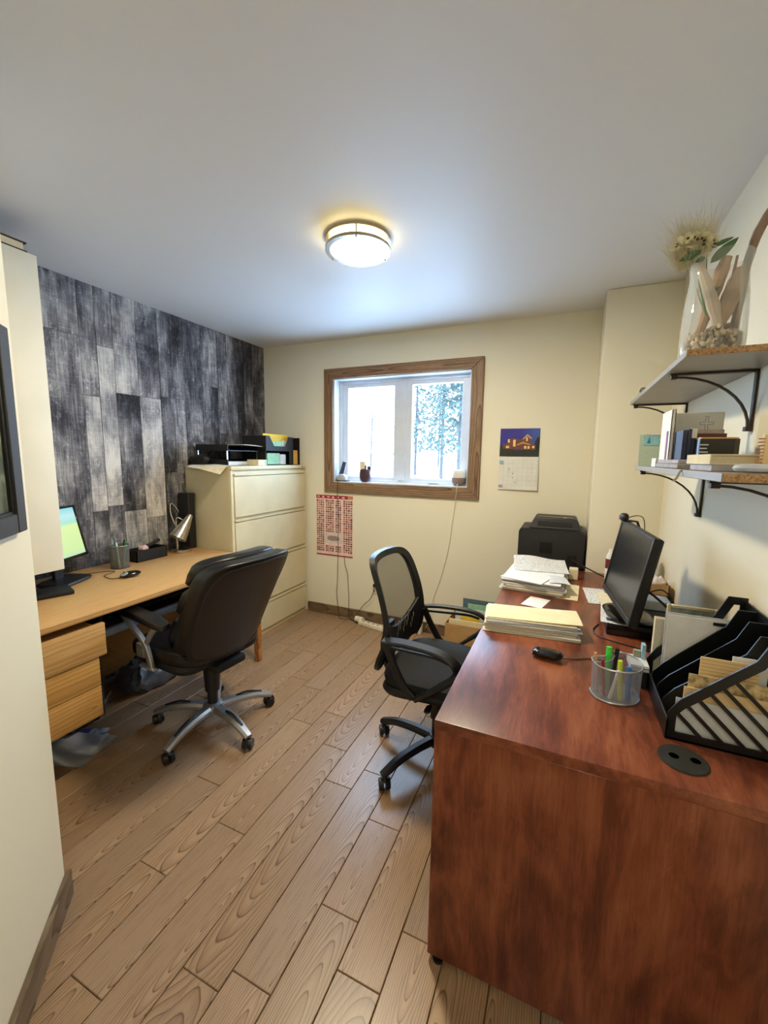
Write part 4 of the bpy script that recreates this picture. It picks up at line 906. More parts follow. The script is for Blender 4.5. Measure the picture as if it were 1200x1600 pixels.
# cardboard box of papers in the far corner beside the cherry desk
t = thing('cardboard_box', 'open tan cardboard box of papers on the floor between desk and back wall', 'box', (-.53, 2.93, 0))
x0, x1, y0, y1, z1 = -.735, -.295, 2.80, 3.085, .245; b = bm_()
box(b, x0, x1, y0, y1, .0, .004)
for a in ((x0, x0+.005, y0, y1), (x1-.005, x1, y0, y1), (x0, x1, y0, y0+.005), (x0, x1, y1-.005, y1)): box(b, *a, 0, z1)
obj('walls', b, CARDB, t, world=True)
for m_, a, lab in ((mat('slate_blue_folder', (92, 112, 128), rough=.6), (x0+.085, x1-.012, 2.985, 2.992, .006, .385), 'slate blue folder standing tallest in the cardboard box'), (GRN, (x0+.13, x0+.30, 2.95, 2.957, .006, .36), 'pale green card standing in the cardboard box'), (PAPER2, (x0+.05, x1-.03, 2.90, 2.912, .006, .335), 'grey-white papers standing in the cardboard box'), (YEL, (x0+.10, x0+.24, 2.86, 2.868, .006, .300), 'yellow card standing in the cardboard box'), (MANILA, (x0+.02, x1-.10, 2.83, 2.838, .006, .272), 'manila folder standing at the front of the cardboard box')):
    single('boxed_folder', box(bm_(), *a), m_, lab, 'folder', 'folders in the cardboard box')
# ================================================================ printer beyond the cherry desk
t = thing('printer_stand', 'dark printer stand in the corner behind the cherry desk', 'stand', (-.06, 2.94, 0))
obj('stand_top', box(bm_(), -.262, .138, 2.785, 3.10, .715, .743, .002), BLACKM, t, world=True)
for x in (-.25, .105):
    for y in (2.80, 3.065): obj('leg', box(bm_(), x, x+.025, y, y+.025, 0, .715), BLACKM, t, world=True)
PB = mat('charcoal_printer_plastic', (32, 32, 35), .06, 30, rough=.5, bump=.06, bscale=400)
t = thing('laser_printer', 'charcoal laser printer seen from behind in the far corner', 'printer', (-.06, 2.95, .743))
b = prism(bm_(), [(-.262, .750), (.130, .750), (.130, .965), (.122, .985), (-.250, .985), (-.262, .965)], 2.792, 3.08, 'XZ'); bmesh.ops.bevel(b, geom=b.edges[:], offset=.005, segments=2, affect='EDGES'); obj('body', b, PB, t, world=True)
b = bm_(); rings(b, [[(-.205, 2.82, .984), (.108, 2.82, .984), (.108, 3.07, .984), (-.205, 3.07, .984)], [(-.170, 2.85, 1.055), (.078, 2.85, 1.055), (.078, 3.05, 1.055), (-.170, 3.05, 1.055)]]); bmesh.ops.bevel(b, geom=b.edges[:], offset=.006, segments=2, affect='EDGES')
tp = obj('top_cover', b, PB, t, world=True)
b = bm_(); xf(box(b, -.150, .055, -.004, .004, -.014, .014), T(0, 2.8335, 1.018, 0, -23)); obj('paper_slot', b, mat('slot_black', (8, 8, 9), rough=.7), tp, world=True)
obj('control_strip', box(bm_(), -.150, .060, 2.86, 2.90, 1.0545, 1.0585, .001), GLOSSB, tp, world=True)
obj('status_sticker', box(bm_(), -.0, .02, 2.865, 2.88, 1.0585, 1.0592), PAPER, tp, world=True)
b = bm_()
for i in range(8): box(b, -.128, -.052, 2.7885, 2.7935, .832+.0095*i, .837+.0095*i)
obj('vent', b, mat('vent_black', (12, 12, 13), rough=.8), t, world=True)
obj('power_inlet', box(bm_(), .035, .092, 2.788, 2.793, .755, .835, .002), MATS['vent_black'], t, world=True)
b = bm_(); tube(b, smooth_path([(.062, 2.788, .81), (.075, 2.765, .805), (.12, 2.74, .79), (.17, 2.72, .772), (.24, 2.66, .755), (.32, 2.58, .749), (.40, 2.50, .749)], 6), .004, 8); obj('power_cord', b, CORD, t, world=True)
b = bm_(); [box(b, x, x+.03, y, y+.03, .743, .751) for x in (-.245, .085) for y in (2.81, 3.03)]; obj('feet', b, BLACK, t, world=True)

# ================================================================ on the cherry desk
dz_ = .7452
def pile(name, lab, cat, x0, x1, y0, y1, z, layers, rz=0, grp=None, seed=1, pname='sheets'):
    """a stack: each layer a wad of sheets with its own offset"""
    R = random.Random(seed); t = thing(name, lab, cat, ((x0+x1)/2, (y0+y1)/2, z), rz, grp); w, d = (x1-x0)/2, (y1-y0)/2; zz = 0
    for h, m, k in layers:
        b = bm_(); box(b, -w*k, w*k, -d*k, d*k, zz, zz+h-.0004, min(.002, h*.3)); xf(b, T(R.uniform(-.012, .012), R.uniform(-.008, .008), 0, R.uniform(-3.5, 3.5)))
        o = obj(pname, b, m, t); zz += h
    return zz
PL = stripes('page_edges', (224, 222, 216), (176, 172, 164), 420, 2, .4, gap=.35); PL2 = stripes('yellowed_page_edges', (226, 216, 186), (176, 160, 124), 420, 2, .4, gap=.35)
h = pile('folder_stack', 'thick pile of manila folders and papers on the front of the cherry desk', 'folders', -.262, .080, 1.628, 1.782, dz_,
         [(.004, CREAMP, 1.04), (.010, PL, 1.03), (.009, PL2, 1.0), (.010, PL, 1.02), (.005, PAPER2, 1.0), (.009, PL, .99), (.004, mat('pale_blue_paper', (196, 208, 224), rough=.8), 1.0), (.004, PL2, 1.0)], 6, seed=3)
b = bm_(); sheet(b, -.176, .176, -.078, .078, 0, .003, 12, 8, lambda u, v: .005*u*u+.004*sin(3*v)); single('manila_folder', xf(b, T(-.090, 1.718, dz_+h+.0005, 8)), MANILA, 'cream manila folder on top of the nearest paper pile', 'folder')
h2 = pile('paper_stack', 'tall stack of loose white papers in front of the printer', 'papers', -.262, .030, 2.18, 2.56, dz_,
          [(.010, PL, 1.05), (.012, PL2, 1.02), (.012, PL, 1.0), (.010, PAPER2, 1.02), (.012, PL, .98), (.006, PAPER, 1.0)], -2, seed=8)
b = bm_(); sheet(b, -.108, .108, -.09, .09, 0, .003, 6, 6); single('note_pad', xf(b, T(-.158, 2.255, dz_+h2+.0015, -16)), PAPER, 'white pad lying at the front left of the tall paper stack', 'note pad')
b = bm_(); sheet(b, -.05, .05, -.07, .07, 0, .0008, 6, 6, lambda u, v: .004*sin(4*u)); single('folded_letter', xf(b, T(-.005, 2.27, dz_+h2+.001, 12)), PAPER2, 'small folded letter on the front right of the tall paper stack', 'letter')
b = bm_(); sheet(b, -.145, .145, -.105, .105, 0, .0012, 16, 12, lambda u, v: .030*v*v+.008*sin(5*u)*v+.01*abs(u-.65)*v); single('newspaper', xf(b, T(-.105, 2.50, dz_+h2+.0015, 8)), PRINTX, 'printed newspaper page curling up at the back of the paper stack', 'newspaper')
b = bm_(); sheet(b, -.05, .05, -.14, .14, 0, .0008, 4, 6, lambda u, v: .001*sin(5*v)); single('sheet_protector', xf(b, T(.048, 2.30, dz_+.0006, -3)), CREAMP, 'cream sheet sticking out from under the paper stack', 'paper')
b = bm_(); box(b, .052, .098, 2.545, 2.60, dz_, dz_+.062, .002); single('index_box', b, CREAMP, 'small cream box standing right of the paper stack', 'box')
b = bm_(); sheet(b, -.048, .048, -.072, .072, 0, .0006, 4, 4, lambda u, v: .0004*u); single('sticky_note', xf(b, T(-.095, 2.05, dz_+.0004, -14)), PAPER, 'square white note lying between the two paper piles', 'note')
mouse('computer_mouse', 'black corded mouse on the cherry desk', -.020, 1.467, dz_, 84, GLOSSB, GLOSSB, [(.032, 1.475, .752), (.07, 1.495, .748), (.11, 1.52, .748), (.15, 1.53, .748), (.24, 1.60, .748), (.30, 1.70, .748), (.40, 1.74, .748)])
# silver mesh pencil holder, comma shaped with an inner divider
SM = see_through('silver_wire_mesh', (176, 180, 190), .74, .4, metal=.3); SMR = mat('silver_wire', (190, 192, 198), rough=.3, metal=.8)
t = thing('pencil_holder', 'silver wire mesh pencil holder on the cherry desk', 'pencil holder', (.168, 1.322, dz_), 12)
foot = [(-.062, -.018), (-.055, -.045), (-.030, -.062), (.005, -.066), (.040, -.055), (.062, -.025), (.066, .012), (.054, .045), (.028, .062), (.004, .055), (-.008, .034), (-.022, .024), (-.044, .018), (-.060, .006)]
ft = [(p.x, p.y) for p in smooth_path([(x, y, 0) for x, y in foot+foot[:1]], 4)][:-1]
def wall(b, pts, z0, z1, top_k=1.04, th=.0012, closed=True):
    secs = []
    for x, y in pts+(pts[:1] if closed else []):
        secs.append([(x, y, z0), (x*top_k, y*top_k, z1), (x*top_k*(1-.02), y*top_k*(1-.02), z1), (x*.98, y*.98, z0)])
    return rings(b, secs, caps=not closed)
obj('mesh_wall', wall(bm_(), ft, .003, .100), SM, t)
obj('base', prism(bm_(), [(x*1.01, y*1.01) for x, y in ft], 0, .003), SMR, t)
for z, k in ((.101, 1.04), (.004, 1.015)): obj('rim', tube(bm_(), [(x*k, y*k, z) for x, y in ft+ft[:2]], .0024, 6), SMR, t)
dv = [(p.x, p.y) for p in smooth_path([(.02, .056, 0), (.005, .03, 0), (-.01, .004, 0), (-.035, -.012, 0), (-.060, -.016, 0)], 4)]
d_ = obj('divider', wall(bm_(), dv, .003, .098, 1.0, closed=False), SM, t)
obj('divider_rim', tube(bm_(), [(x, y, .099) for x, y in dv], .002, 6), SMR, d_)
c_ = Matrix.Translation((.168, 1.322, dz_)) @ Matrix.Rotation(rad(12), 4, 'Z')
def cup_pen(x, y, dx, dy, L, r, m, lab, tip=None): p = c_ @ Vector((x, y, .004)); pen(p.x, p.y, p.z, dx, dy, L, r, m, lab, tip)
cup_pen(.005, -.040, -.05, .04, .115, .0058, LIME, 'yellow-green highlighter standing at the front of the silver mesh holder')
cup_pen(.028, -.035, -.03, .10, .095, .0075, BLUE, 'short blue marker in the silver mesh holder')
cup_pen(-.012, .018, .0, .12, .125, .008, BRGREEN, 'bright green highlighter standing highest in the silver mesh holder')
cup_pen(.004, .034, .10, .10, .118, .006, BLACK, 'black marker beside the green highlighter in the silver mesh holder')
cup_pen(-.045, -.006, -.10, .08, .115, .004, TAN, 'tan pencil at the left of the silver mesh holder')
cup_pen(-.030, -.022, -.10, -.02, .108, .0045, RED, 'dark red pen at the left of the silver mesh holder')
cup_pen(-.022, -.040, .20, .0, .09, .0045, PAPER, 'white eraser stick leaning low in the silver mesh holder')

# black low box with papers and the black monitor on it
b = box(bm_(), .185, .455, 1.785, 2.14, dz_, .795, .004, 2); single('media_box', b, GLOSSB, 'low black box under the monitor on the cherry desk', 'device')
for x, y, z, r, w_, d, m, lab in ((.225, 1.90, .7956, -4, .055, .125, PRINT, 'printed white sheet on the black box in front of the monitor'), (.235, 2.08, .7970, 3, .06, .10, CREAMP, 'cream receipt sheet on the black box behind the printed one')):
    b = sheet(bm_(), -w_, w_, -d, d, 0, .0007, 4, 4, lambda u, v: .001*u*v); single('loose_paper', xf(b, T(x, y, z, r)), m, lab, 'paper')
b = box(bm_(), .185, .245, 1.80, 1.835, .7975, .7985); single('dark_label', b, DGREY, 'dark grey card lying on the sheet under the monitor', 'card')
b = sheet(bm_(), -.05, .05, -.13, .13, 0, .0007, 4, 4, lambda u, v: .001*u); single('loose_paper', xf(b, T(.178, 2.285, dz_+.0006, 4)), PRINT, 'white sheet flat on the cherry desk behind the black box', 'paper')
# monitor: local -y side faces the chair
mt = thing('computer_monitor', 'large dark computer monitor angled on the cherry desk', 'monitor', (.222, 1.885, .7985), 275.5)
tilt = T(0, 0, .040, 0, -9.5)
b = bm_(); ring_frame(b, -.245, .245, 0, .330, .012, .012, .022, .012, -.010, .018, .002); box(b, -.243, .243, .008, .024, .002, .328, .004); box(b, -.17, .17, .022, .042, .06, .25, .01, 2); obj('housing', xf(b, tilt), BLACK, mt)
obj('screen', xf(box(bm_(), -.234, .234, -.006, .006, .021, .319), tilt), mat('dark_screen_glass', (30, 31, 33), .05, 10, rough=.22), mt)
obj('neck', strip(bm_(), [(0, .055, .012), (0, .075, .10), (0, .050, .20)], .055, .022, up=(0, 1, 0)), BLACK, mt)
obj('stand_base', pillow(bm_(), (0, .045, .008), (.115, .085, .008), .5, 28, 6), GLOSSB, mt)
t = thing('webcam', 'small black webcam clipped on top of the dark monitor', 'webcam', (.253, 2.085, 1.160), 275.5)
obj('camera_body', pillow(bm_(), (0, -.006, .020), (.030, .016, .019), .7, 20, 8), BLACK, t)
obj('lens', cyl(bm_(), (0, -.020, .020), (0, -.026, .020), .010, n=16), mat('grey_lens_ring', (170, 172, 176), rough=.25, metal=.6), t)
b = bm_(); strip(b, [(0, .012, .006), (0, .045, .004), (0, .058, -.03)], .03, .006, up=(0, 0, 1)); obj('clip', b, BLACK, t)
b = bm_(); tube(b, smooth_path([(0, .01, .02), (-.02, .05, .028), (-.04, .08, .01), (-.05, .09, -.06), (-.08, .10, -.2), (-.07, .11, -.33)], 6), .002, 6); obj('webcam_cord', b, CORD, t)
b = bm_()
for pts in ([(.320, 1.842, .925), (.36, 1.80, .90), (.40, 1.76, .86), (.42, 1.70, .80), (.44, 1.68, .7555), (.46, 1.75, .75)],): tube(b, smooth_path(pts, 6), .0045, 8)
single('video_cable', b, CORD, 'thick black video cable looping behind the dark monitor', 'cable')
b = bm_(); tube(b, smooth_path([(.33, 1.95, .88), (.38, 1.90, .92), (.41, 1.84, .88), (.41, 1.78, .80), (.40, 1.70, .752), (.33, 1.68, .7485), (.25, 1.70, .7485), (.16, 1.74, .7485), (.14, 1.80, .7485), (.165, 1.88, .7485)], 6), .0025, 6)
single('usb_cable', b, CORD, 'thin black cable trailing round the black box on the cherry desk', 'cable')
b = bm_(); box(b, .284, .322, 1.825, 1.86, .905, .945, .006, 2); single('cable_connector', b, mat('navy_connector', (34, 36, 72), rough=.4), 'dark blue plug on the back of the dark monitor', 'plug')
# clutter behind the monitor
t = thing('plastic_jug', 'tall white plastic container behind the dark monitor', 'container', (.425, 2.58, dz_)); b = bm_(); rings(b, [[(sx*w_+.425, sy*.06+2.58, z) for sx, sy in ((-1, -1), (1, -1), (1, 1), (-1, 1))] for z, w_ in ((dz_, .055), (.88, .052), (.918, .044))]); bmesh.ops.bevel(b, geom=b.edges[:], offset=.008, segments=2, affect='EDGES'); obj('container_body', b, mat('milky_plastic', (232, 232, 224), rough=.45), t, world=True)
obj('lid', cyl(bm_(), (.425, 2.58, .918), (.425, 2.58, .935), .032, n=20), MATS['milky_plastic'], t, world=True)
b = box(bm_(), .405, .492, 2.28, 2.42, dz_, .787, .003); single('black_case', b, BLACKM, 'small black case under the cardboard tray by the right wall', 'case')
t = thing('cardboard_tray', 'small cardboard tray of crumpled paper behind the dark monitor', 'box', (.45, 2.35, .7875)); b = bm_(); box(b, .405, .485, 2.285, 2.415, .7875, .791)
for a in ((.405, .409, 2.285, 2.415), (.481, .485, 2.285, 2.415), (.405, .485, 2.285, 2.289), (.405, .485, 2.411, 2.415)): box(b, *a, .7875, .842)
obj('walls', b, CARDB, t, world=True)
b = pillow(bm_(), (.445, 2.35, .840), (.034, .055, .022), .8, 16, 10, lambda x, y, z: (x, y, z*(1+.6*sin(x*130)*cos(y*90)))); single('crumpled_paper', b, mat('pale_mauve_paper', (206, 190, 182), .06, 30, rough=.8), 'crumpled pale paper in the cardboard tray', 'paper')
t = thing('glue_bottle', 'small white bottle with a maroon label behind the dark monitor', 'bottle', (.263, 2.64, dz_)); obj('bottle_body', lathe(bm_(), [(0, 0), (.022, 0), (.024, .01), (.024, .14), (.012, .165), (.012, .18), (0, .18)], 20), PAPER, t); obj('bottle_label', lathe(bm_(), [(.0243, .07), (.0246, .07), (.0246, .125), (.0243, .125)], 20), mat('maroon_label', (110, 36, 40), rough=.6), t)
b = box(bm_(), .34, .44, 2.02, 2.12, .7955, .835, .002); single('envelope_box', b, PAPER2, 'pale grey box behind the stand of the dark monitor', 'box')

# black plastic file sorter with slatted sides
SB = mat('black_sorter_plastic', (12, 13, 15), .1, 40, rough=.38)
t = thing('file_sorter', 'black slatted file sorter at the near right of the cherry desk', 'file sorter', (.38, 1.28, dz_))
def side(y0, y1, dz0=0, slats=True):
    z = dz_
    P_ = [(.268, z+.002), (.497, z+.002), (.497, z+.300), (.452, z+.300), (.424, z+.236), (.29, z+.108), (.268, z+.070)]
    Q_ = [(.286, z+.022), (.480, z+.022), (.480, z+.278), (.466, z+.278), (.440, z+.220), (.302, z+.088), (.286, z+.066)]
    b = bm_(); n = len(P_)
    ring_o0 = [b.verts.new((x, y0, zz)) for x, zz in P_]; ring_i0 = [b.verts.new((x, y0, zz)) for x, zz in Q_]; ring_o1 = [b.verts.new((x, y1, zz)) for x, zz in P_]; ring_i1 = [b.verts.new((x, y1, zz)) for x, zz in Q_]
    for i in range(n):
        j = (i+1) % n
        b.faces.new((ring_o0[i], ring_o0[j], ring_i0[j], ring_i0[i])); b.faces.new((ring_o1[i], ring_i1[i], ring_i1[j], ring_o1[j]))
        b.faces.new((ring_o0[i], ring_o1[i], ring_o1[j], ring_o0[j])); b.faces.new((ring_i0[i], ring_i0[j], ring_i1[j], ring_i1[i]))
    o = obj('side_panel', b, SB, t, world=True)
    if slats:
        top = lambda x: z+.066+(x-.286)*(.022/.016) if x < .302 else z+.088+(x-.302)*(.132/.138) if x < .440 else z+.278
        for k in range(6):
            c = .304+.042*k+z+.055                   # x + z constant along a falling slat
            x0 = .286
            while top(x0)+x0 < c and x0 < .48: x0 += .001
            zz0 = c-x0; x1_ = min(.480, c-(z+.022)); zz1 = c-x1_
            if x1_-x0 < .02: continue
            b = strip(bm_(), [(x0-.004, (y0+y1)/2, zz0+.004), (x1_+.003, (y0+y1)/2, zz1-.003)], y1-y0-.0008, .009, up=(1, 0, 1), round_=.2); obj('slat', b, SB, o, world=True)
side(1.150, 1.1545); side(1.452, 1.4565, 0, False)
def solid(y, top=.262):
    z = dz_; return prism(bm_(), [(.272, z+.006), (.497, z+.006), (.497, z+top), (.452, z+top), (.43, z+top-.05), (.295, z+.098), (.272, z+.066)], y-.002, y+.002, 'XZ')
for y, tp_ in ((1.228, .27), (1.300, .28), (1.376, .285)): obj('divider', solid(y, tp_), SB, t, world=True)
b = bm_(); box(b, .270, .497, 1.150, 1.456, dz_, dz_+.006); box(b, .492, .497, 1.150, 1.456, dz_, dz_+.29); obj('bottom_and_back', b, SB, t, world=True)
b = bm_(); box(b, .266, .271, 1.150, 1.456, dz_, dz_+.055, .001); obj('front_lip', b, SB, t, world=True)
LINED = stripes('lined_tan_paper', (232, 200, 148), (188, 156, 110), 110, 2, .18, gap=.0); TANP = mat('tan_paper', (228, 198, 150), .05, 14, rough=.8); MAP = NT('old_map_print'); MAP.col(MAP.ramp(MAP.noise(MAP.coord(), 60, 5), [(.4, (150, 132, 92)), (.55, (214, 188, 138)), (.8, (228, 206, 160))])); MAP.rough(.8)
for y, x0, x1_, h_, m, lab in ((1.166, .285, .485, .105, PAPER2, 'white sheet lowest at the slatted side of the file sorter'), (1.172, .300, .487, .135, TANP, 'tan sheet behind the slats of the file sorter'), (1.184, .310, .488, .165, MAP.m, 'brown patterned sheet in the front slot of the file sorter'), (1.205, .335, .450, .205, LINED, 'lined tan note sheet standing in the front slot of the file sorter'), (1.214, .40, .470, .215, PAPER, 'white card at the back of the front slot of the file sorter')):
    b = box(bm_(), x0, x1_, y-.0012, y+.0012, dz_+.0065, dz_+h_); single('filed_sheet', b, m, lab, 'paper', 'papers in the file sorter')
for i, (y, x0, x1_, h_, m, lab) in enumerate(((1.392, .300, .478, .232, PAPER, 'tall white sheet standing in the far slot of the file sorter'), (1.402, .296, .470, .236, PAPER2, 'second tall white sheet just behind the first in the file sorter'))):
    b = box(bm_(), x0, x1_, -.001, .001, 0, h_); xf(b, T(0, y, dz_+.0068, 0, -2)); single('filed_sheet', b, m, lab, 'paper', 'papers in the file sorter')
b = bm_(); box(b, .405, .435, 1.388, 1.391, dz_+.228, dz_+.236); single('paper_clip', b, BLACK, 'black clip on the top edge of the tall white sheet', 'clip')
t = thing('picture_frame', 'beige framed photo leaning behind the file sorter', 'picture frame', (.375, 1.50, dz_)); b = bm_(); ring_frame(b, .315, .445, dz_, dz_+.243, .010, .010, .010, .010, 1.488, 1.500); obj('frame', b, mat('beige_frame', (184, 172, 138), rough=.4, metal=.3), t, world=True)
obj('photo', box(bm_(), .322, .438, 1.493, 1.497, dz_+.008, dz_+.236), mat('grey_green_photo', (132, 136, 118), .25, 30, rough=.3), t, world=True)
b = box(bm_(), .283, .31, 1.463, 1.486, dz_, dz_+.20); single('beige_envelopes', b, PL2, 'bundle of beige envelopes standing behind the file sorter', 'envelopes')
t = thing('card_box', 'small black card box beside the file sorter', 'card box', (.24, 1.415, dz_)); b = bm_(); box(b, .222, .264, 1.385, 1.465, dz_, dz_+.052, .003); obj('box_body', b, BLACKM, t, world=True)
b = bm_()
for i in range(5): box(b, .216+.002*(i % 2), .266, 1.388+.003*(i % 3), 1.468, dz_+.0525+.0035*i, dz_+.0555+.0035*i)
single('business_cards', b, PAPER2, 'little stack of printed cards on the black card box', 'cards')
b = box(bm_(), .252, .262, 1.44, 1.466, dz_+.071, dz_+.115); single('blue_card', b, mat('light_blue_card', (150, 190, 206), rough=.7), 'light blue card standing on the black card box', 'card')
b = box(bm_(), .232, .25, 1.452, 1.466, dz_+.071, dz_+.090); single('green_grey_card', b, mat('olive_card', (150, 148, 116), rough=.7), 'olive card standing next to the light blue one', 'card')

# ================================================================ wall shelves
SH = mat('grey_melamine', (150, 146, 140), .03, 8, rough=.42)
CHIP = NT('chipboard_core'); CHIP.col(CHIP.ramp(CHIP.noise(CHIP.coord(), 220, 4, .7), [(.35, (112, 82, 56)), (.5, (168, 132, 94)), (.7, (200, 166, 126))])); CHIP.rough(.85)
IRON = mat('dark_bronze_iron', (58, 50, 46), .15, 40, rough=.5, metal=.5)
def shelf(z0, ya, yb_, lab, brs):
    t = thing('wall_shelf', lab, 'shelf', (.39, (ya+yb_)/2, z0), 0, 'shelves on the right wall')
    obj('board', box(bm_(), .272, XR, ya+.001, yb_, z0, z0+.018, .001), SH, t, world=True)
    obj('raw_end', box(bm_(), .274, XR, ya-.0006, ya+.001, z0+.0008, z0+.0172), CHIP.m, t, world=True)
    for y in brs:
        b = bm_(); x1 = XR-.001
        box(b, x1-.006, x1, y-.010, y+.010, z0-.185, z0-.001, .001); box(b, x1-.225, x1, y-.010, y+.010, z0-.007, z0-.001, .001)
        pts = [(x1-.215+.205*sin(a), y, z0-.012-.165*(1-cos(a))) for a in [k*pi/2/10 for k in range(11)]]
        strip(b, pts, .012, .006, up=(0, 0, 1))
        box(b, x1-.222, x1-.205, y-.010, y+.010, z0-.018, z0-.006, .001); box(b, x1-.018, x1-.004, y-.012, y+.012, z0-.184, z0-.170, .001)
        obj('bracket', b, IRON, t, world=True)
    return t
shelf(1.708, 1.377, 2.470, 'upper grey wall shelf carrying the glass vase', (1.632, 2.445))
shelf(1.390, .985, 2.115, 'lower grey wall shelf carrying the books', (1.11, 2.045))
s1, s2 = 1.7265, 1.4085
# vase with pebbles, driftwood and dried flowers
VC = (.360, 1.53)
VG = see_through('clear_vase_glass', (236, 242, 244), .93, .03, gloss=.30)
t = thing('glass_vase', 'clear glass vase of pebbles and driftwood on the upper shelf', 'vase', (VC[0], VC[1], s1))
prof = [(0, .0), (.062, .0), (.073, .006), (.078, .022), (.079, .06), (.077, .12), (.074, .17), (.070, .20), (.068, .225), (.070, .25), (.076, .275), (.0745, .277), (.0685, .25), (.0665, .225), (.0685, .20), (.0725, .17), (.0755, .12), (.0775, .06), (.0765, .024), (.071, .010), (.060, .006), (0, .006)]
obj('glass', lathe(bm_(), prof, 40), VG, t)
R = random.Random(11); pebm = [mat('pebble_%s' % n, c, .2, 60, rough=.7) for n, c in (('sand', (188, 168, 142)), ('grey', (150, 140, 128)), ('cream', (212, 198, 174)), ('brown', (120, 104, 88)))]
pmesh = []
for m_ in pebm:
    b = pillow(bm_(), (0, 0, 0), (.0085, .0068, .0055), .85, 8, 5); o = obj('pebble', b, m_); pmesh.append(o)
cnt = 0; done = []
for lay in range(7):
    z = s1+.0135+.0085*lay; Rr = .066
    for ring_r, n in ((.062, 24), (.049, 18)) if lay < 6 else ((.058, 19), (.042, 14), (.027, 9), (.011, 3)):
        for k in range(n):
            a = 2*pi*(k+R.uniform(-.25, .25))/n+lay*.4; rr = ring_r+R.uniform(-.003, .002)
            src = R.choice(pmesh); o = src.copy(); C.objects.link(o); o.location = (VC[0]+rr*cos(a), VC[1]+rr*sin(a), z+R.uniform(-.002, .003)+(.010*sin(3*a)+.004 if lay == 6 else 0)); s_ = R.uniform(.85, 1.25)
            o.scale = (s_, s_*R.uniform(.85, 1.1), s_); o.rotation_euler = (R.uniform(0, 3), R.uniform(0, 3), R.uniform(0, 3)); tag(o, 'small beach pebble heaped in the bottom of the glass vase', 'pebble', 'pebbles in the glass vase'); cnt += 1
for o in pmesh: bpy.data.objects.remove(o)
DW = [mat('driftwood_'+n, c, .14, 14, rough=.85, bump=.4, bscale=30) for n, c in (('tan', (182, 152, 126)), ('pale', (200, 184, 164)), ('brown', (150, 120, 98)), ('grey_brown', (142, 118, 100)))]
def drift(pts, rad_, m, lab, n=9):
    P_ = smooth_path(pts, 4); rr = [rad_[0]]; k = len(P_)
    rr = [rad_[min(int(i/(k-1)*(len(rad_)-1)), len(rad_)-2)]+(rad_[min(int(i/(k-1)*(len(rad_)-1)), len(rad_)-2)+1]-rad_[min(int(i/(k-1)*(len(rad_)-1)), len(rad_)-2)])*(i/(k-1)*(len(rad_)-1) % 1 if i < k-1 else 1) for i in range(k)]
    rr = [r*(1+.06*sin(i*2.3)) for i, r in enumerate(rr)]
    single('driftwood', tube(bm_(), P_, rr, n), m, lab, 'driftwood', 'driftwood in the glass vase')
vx, vy = VC; v0 = s1+.075
drift([(vx+.010, vy-.02, v0-.005), (vx-.018, vy-.022, v0+.09), (vx-.046, vy-.015, v0+.17), (vx-.060, vy-.01, v0+.215)], [.008, .016, .013, .010, .012], DW[1], 'pale forked driftwood leaning left against the vase rim')
drift([(vx-.030, vy+.02, v0-.01), (vx-.012, vy+.015, v0+.08), (vx+.006, vy+.012, v0+.16), (vx+.016, vy+.010, v0+.205)], [.010, .017, .018, .013], DW[0], 'upright tan driftwood in the middle of the vase')
drift([(vx+.012, vy+.005, v0), (vx+.024, vy+.0, v0+.08), (vx+.032, vy-.002, v0+.15), (vx+.036, vy-.004, v0+.20)], [.004, .0045, .004, .003], DW[2], 'thin dark twig standing in the vase')
drift([(vx+.004, vy-.01, v0-.01), (vx+.022, vy-.01, v0+.06), (vx+.040, vy-.008, v0+.12), (vx+.046, vy-.006, v0+.165)], [.010, .022, .024, .012], DW[0], 'broad tan driftwood slab at the right of the vase')
drift([(vx+.050, vy+.01, v0-.01), (vx+.058, vy+.008, v0+.10), (vx+.062, vy+.005, v0+.17), (vx+.078, vy, v0+.255), (vx+.108, vy-.01, v0+.315), (vx+.132, vy-.02, v0+.335)], [.011, .011, .010, .012, .014, .008], DW[3], 'long crooked driftwood branch curving out of the vase to the right')
b = bm_(); PET = mat('cream_petals', (232, 228, 190), .06, 30, rough=.8)
def blossom(x, y, z, r, lab):
    t = thing('flower', lab, 'flower', (x, y, z), 0, 'dried flowers in the vase'); b = bm_()
    for k in range(26):
        a = R.uniform(0, 2*pi); e = R.uniform(-.5, 1.2); d = Vector((cos(a)*cos(e), sin(a)*cos(e), sin(e))); s = d.cross(Vector((.2, .1, 1))).normalized()*r*.32; p = d*r*.35; q = d*r*R.uniform(.85, 1.15)
        vs = [b.verts.new(c) for c in (p-s*.3, p+s*.3, q+s, q+d*r*.2, q-s)]; b.faces.new(vs)
    obj('petals', b, PET, t, smooth=False)
    b = bm_()
    for k in range(5): a = R.uniform(0, 6.28); pillow(b, (cos(a)*r*.6, sin(a)*r*.6-.2*r, R.uniform(-.2, .5)*r), (r*.14,)*3, 1, 7, 5)
    obj('seed_heads', b, mat('dark_seed', (78, 64, 44), rough=.8), t)
    obj('stem', tube(bm_(), smooth_path([(0, 0, 0), ((vx-.03-x)*.5, (vy-y)*.5, (s1+.23-z)*.6), (vx-.02-x, vy-y, s1+.12-z)], 4), .002, 6), GREEN, t)
blossom(vx-.098, 1.50, 2.035, .030, 'cream blossom farthest left above the vase'); blossom(vx-.066, 1.505, 2.046, .026, 'cream blossom between the two outer ones above the vase'); blossom(vx-.040, 1.51, 2.034, .026, 'cream blossom nearest the vase rim')
t = thing('dried_grass', 'wispy beige plume of dried grass above the blossoms', 'dried grass', (vx-.02, vy, s1+.12)); b = bm_()
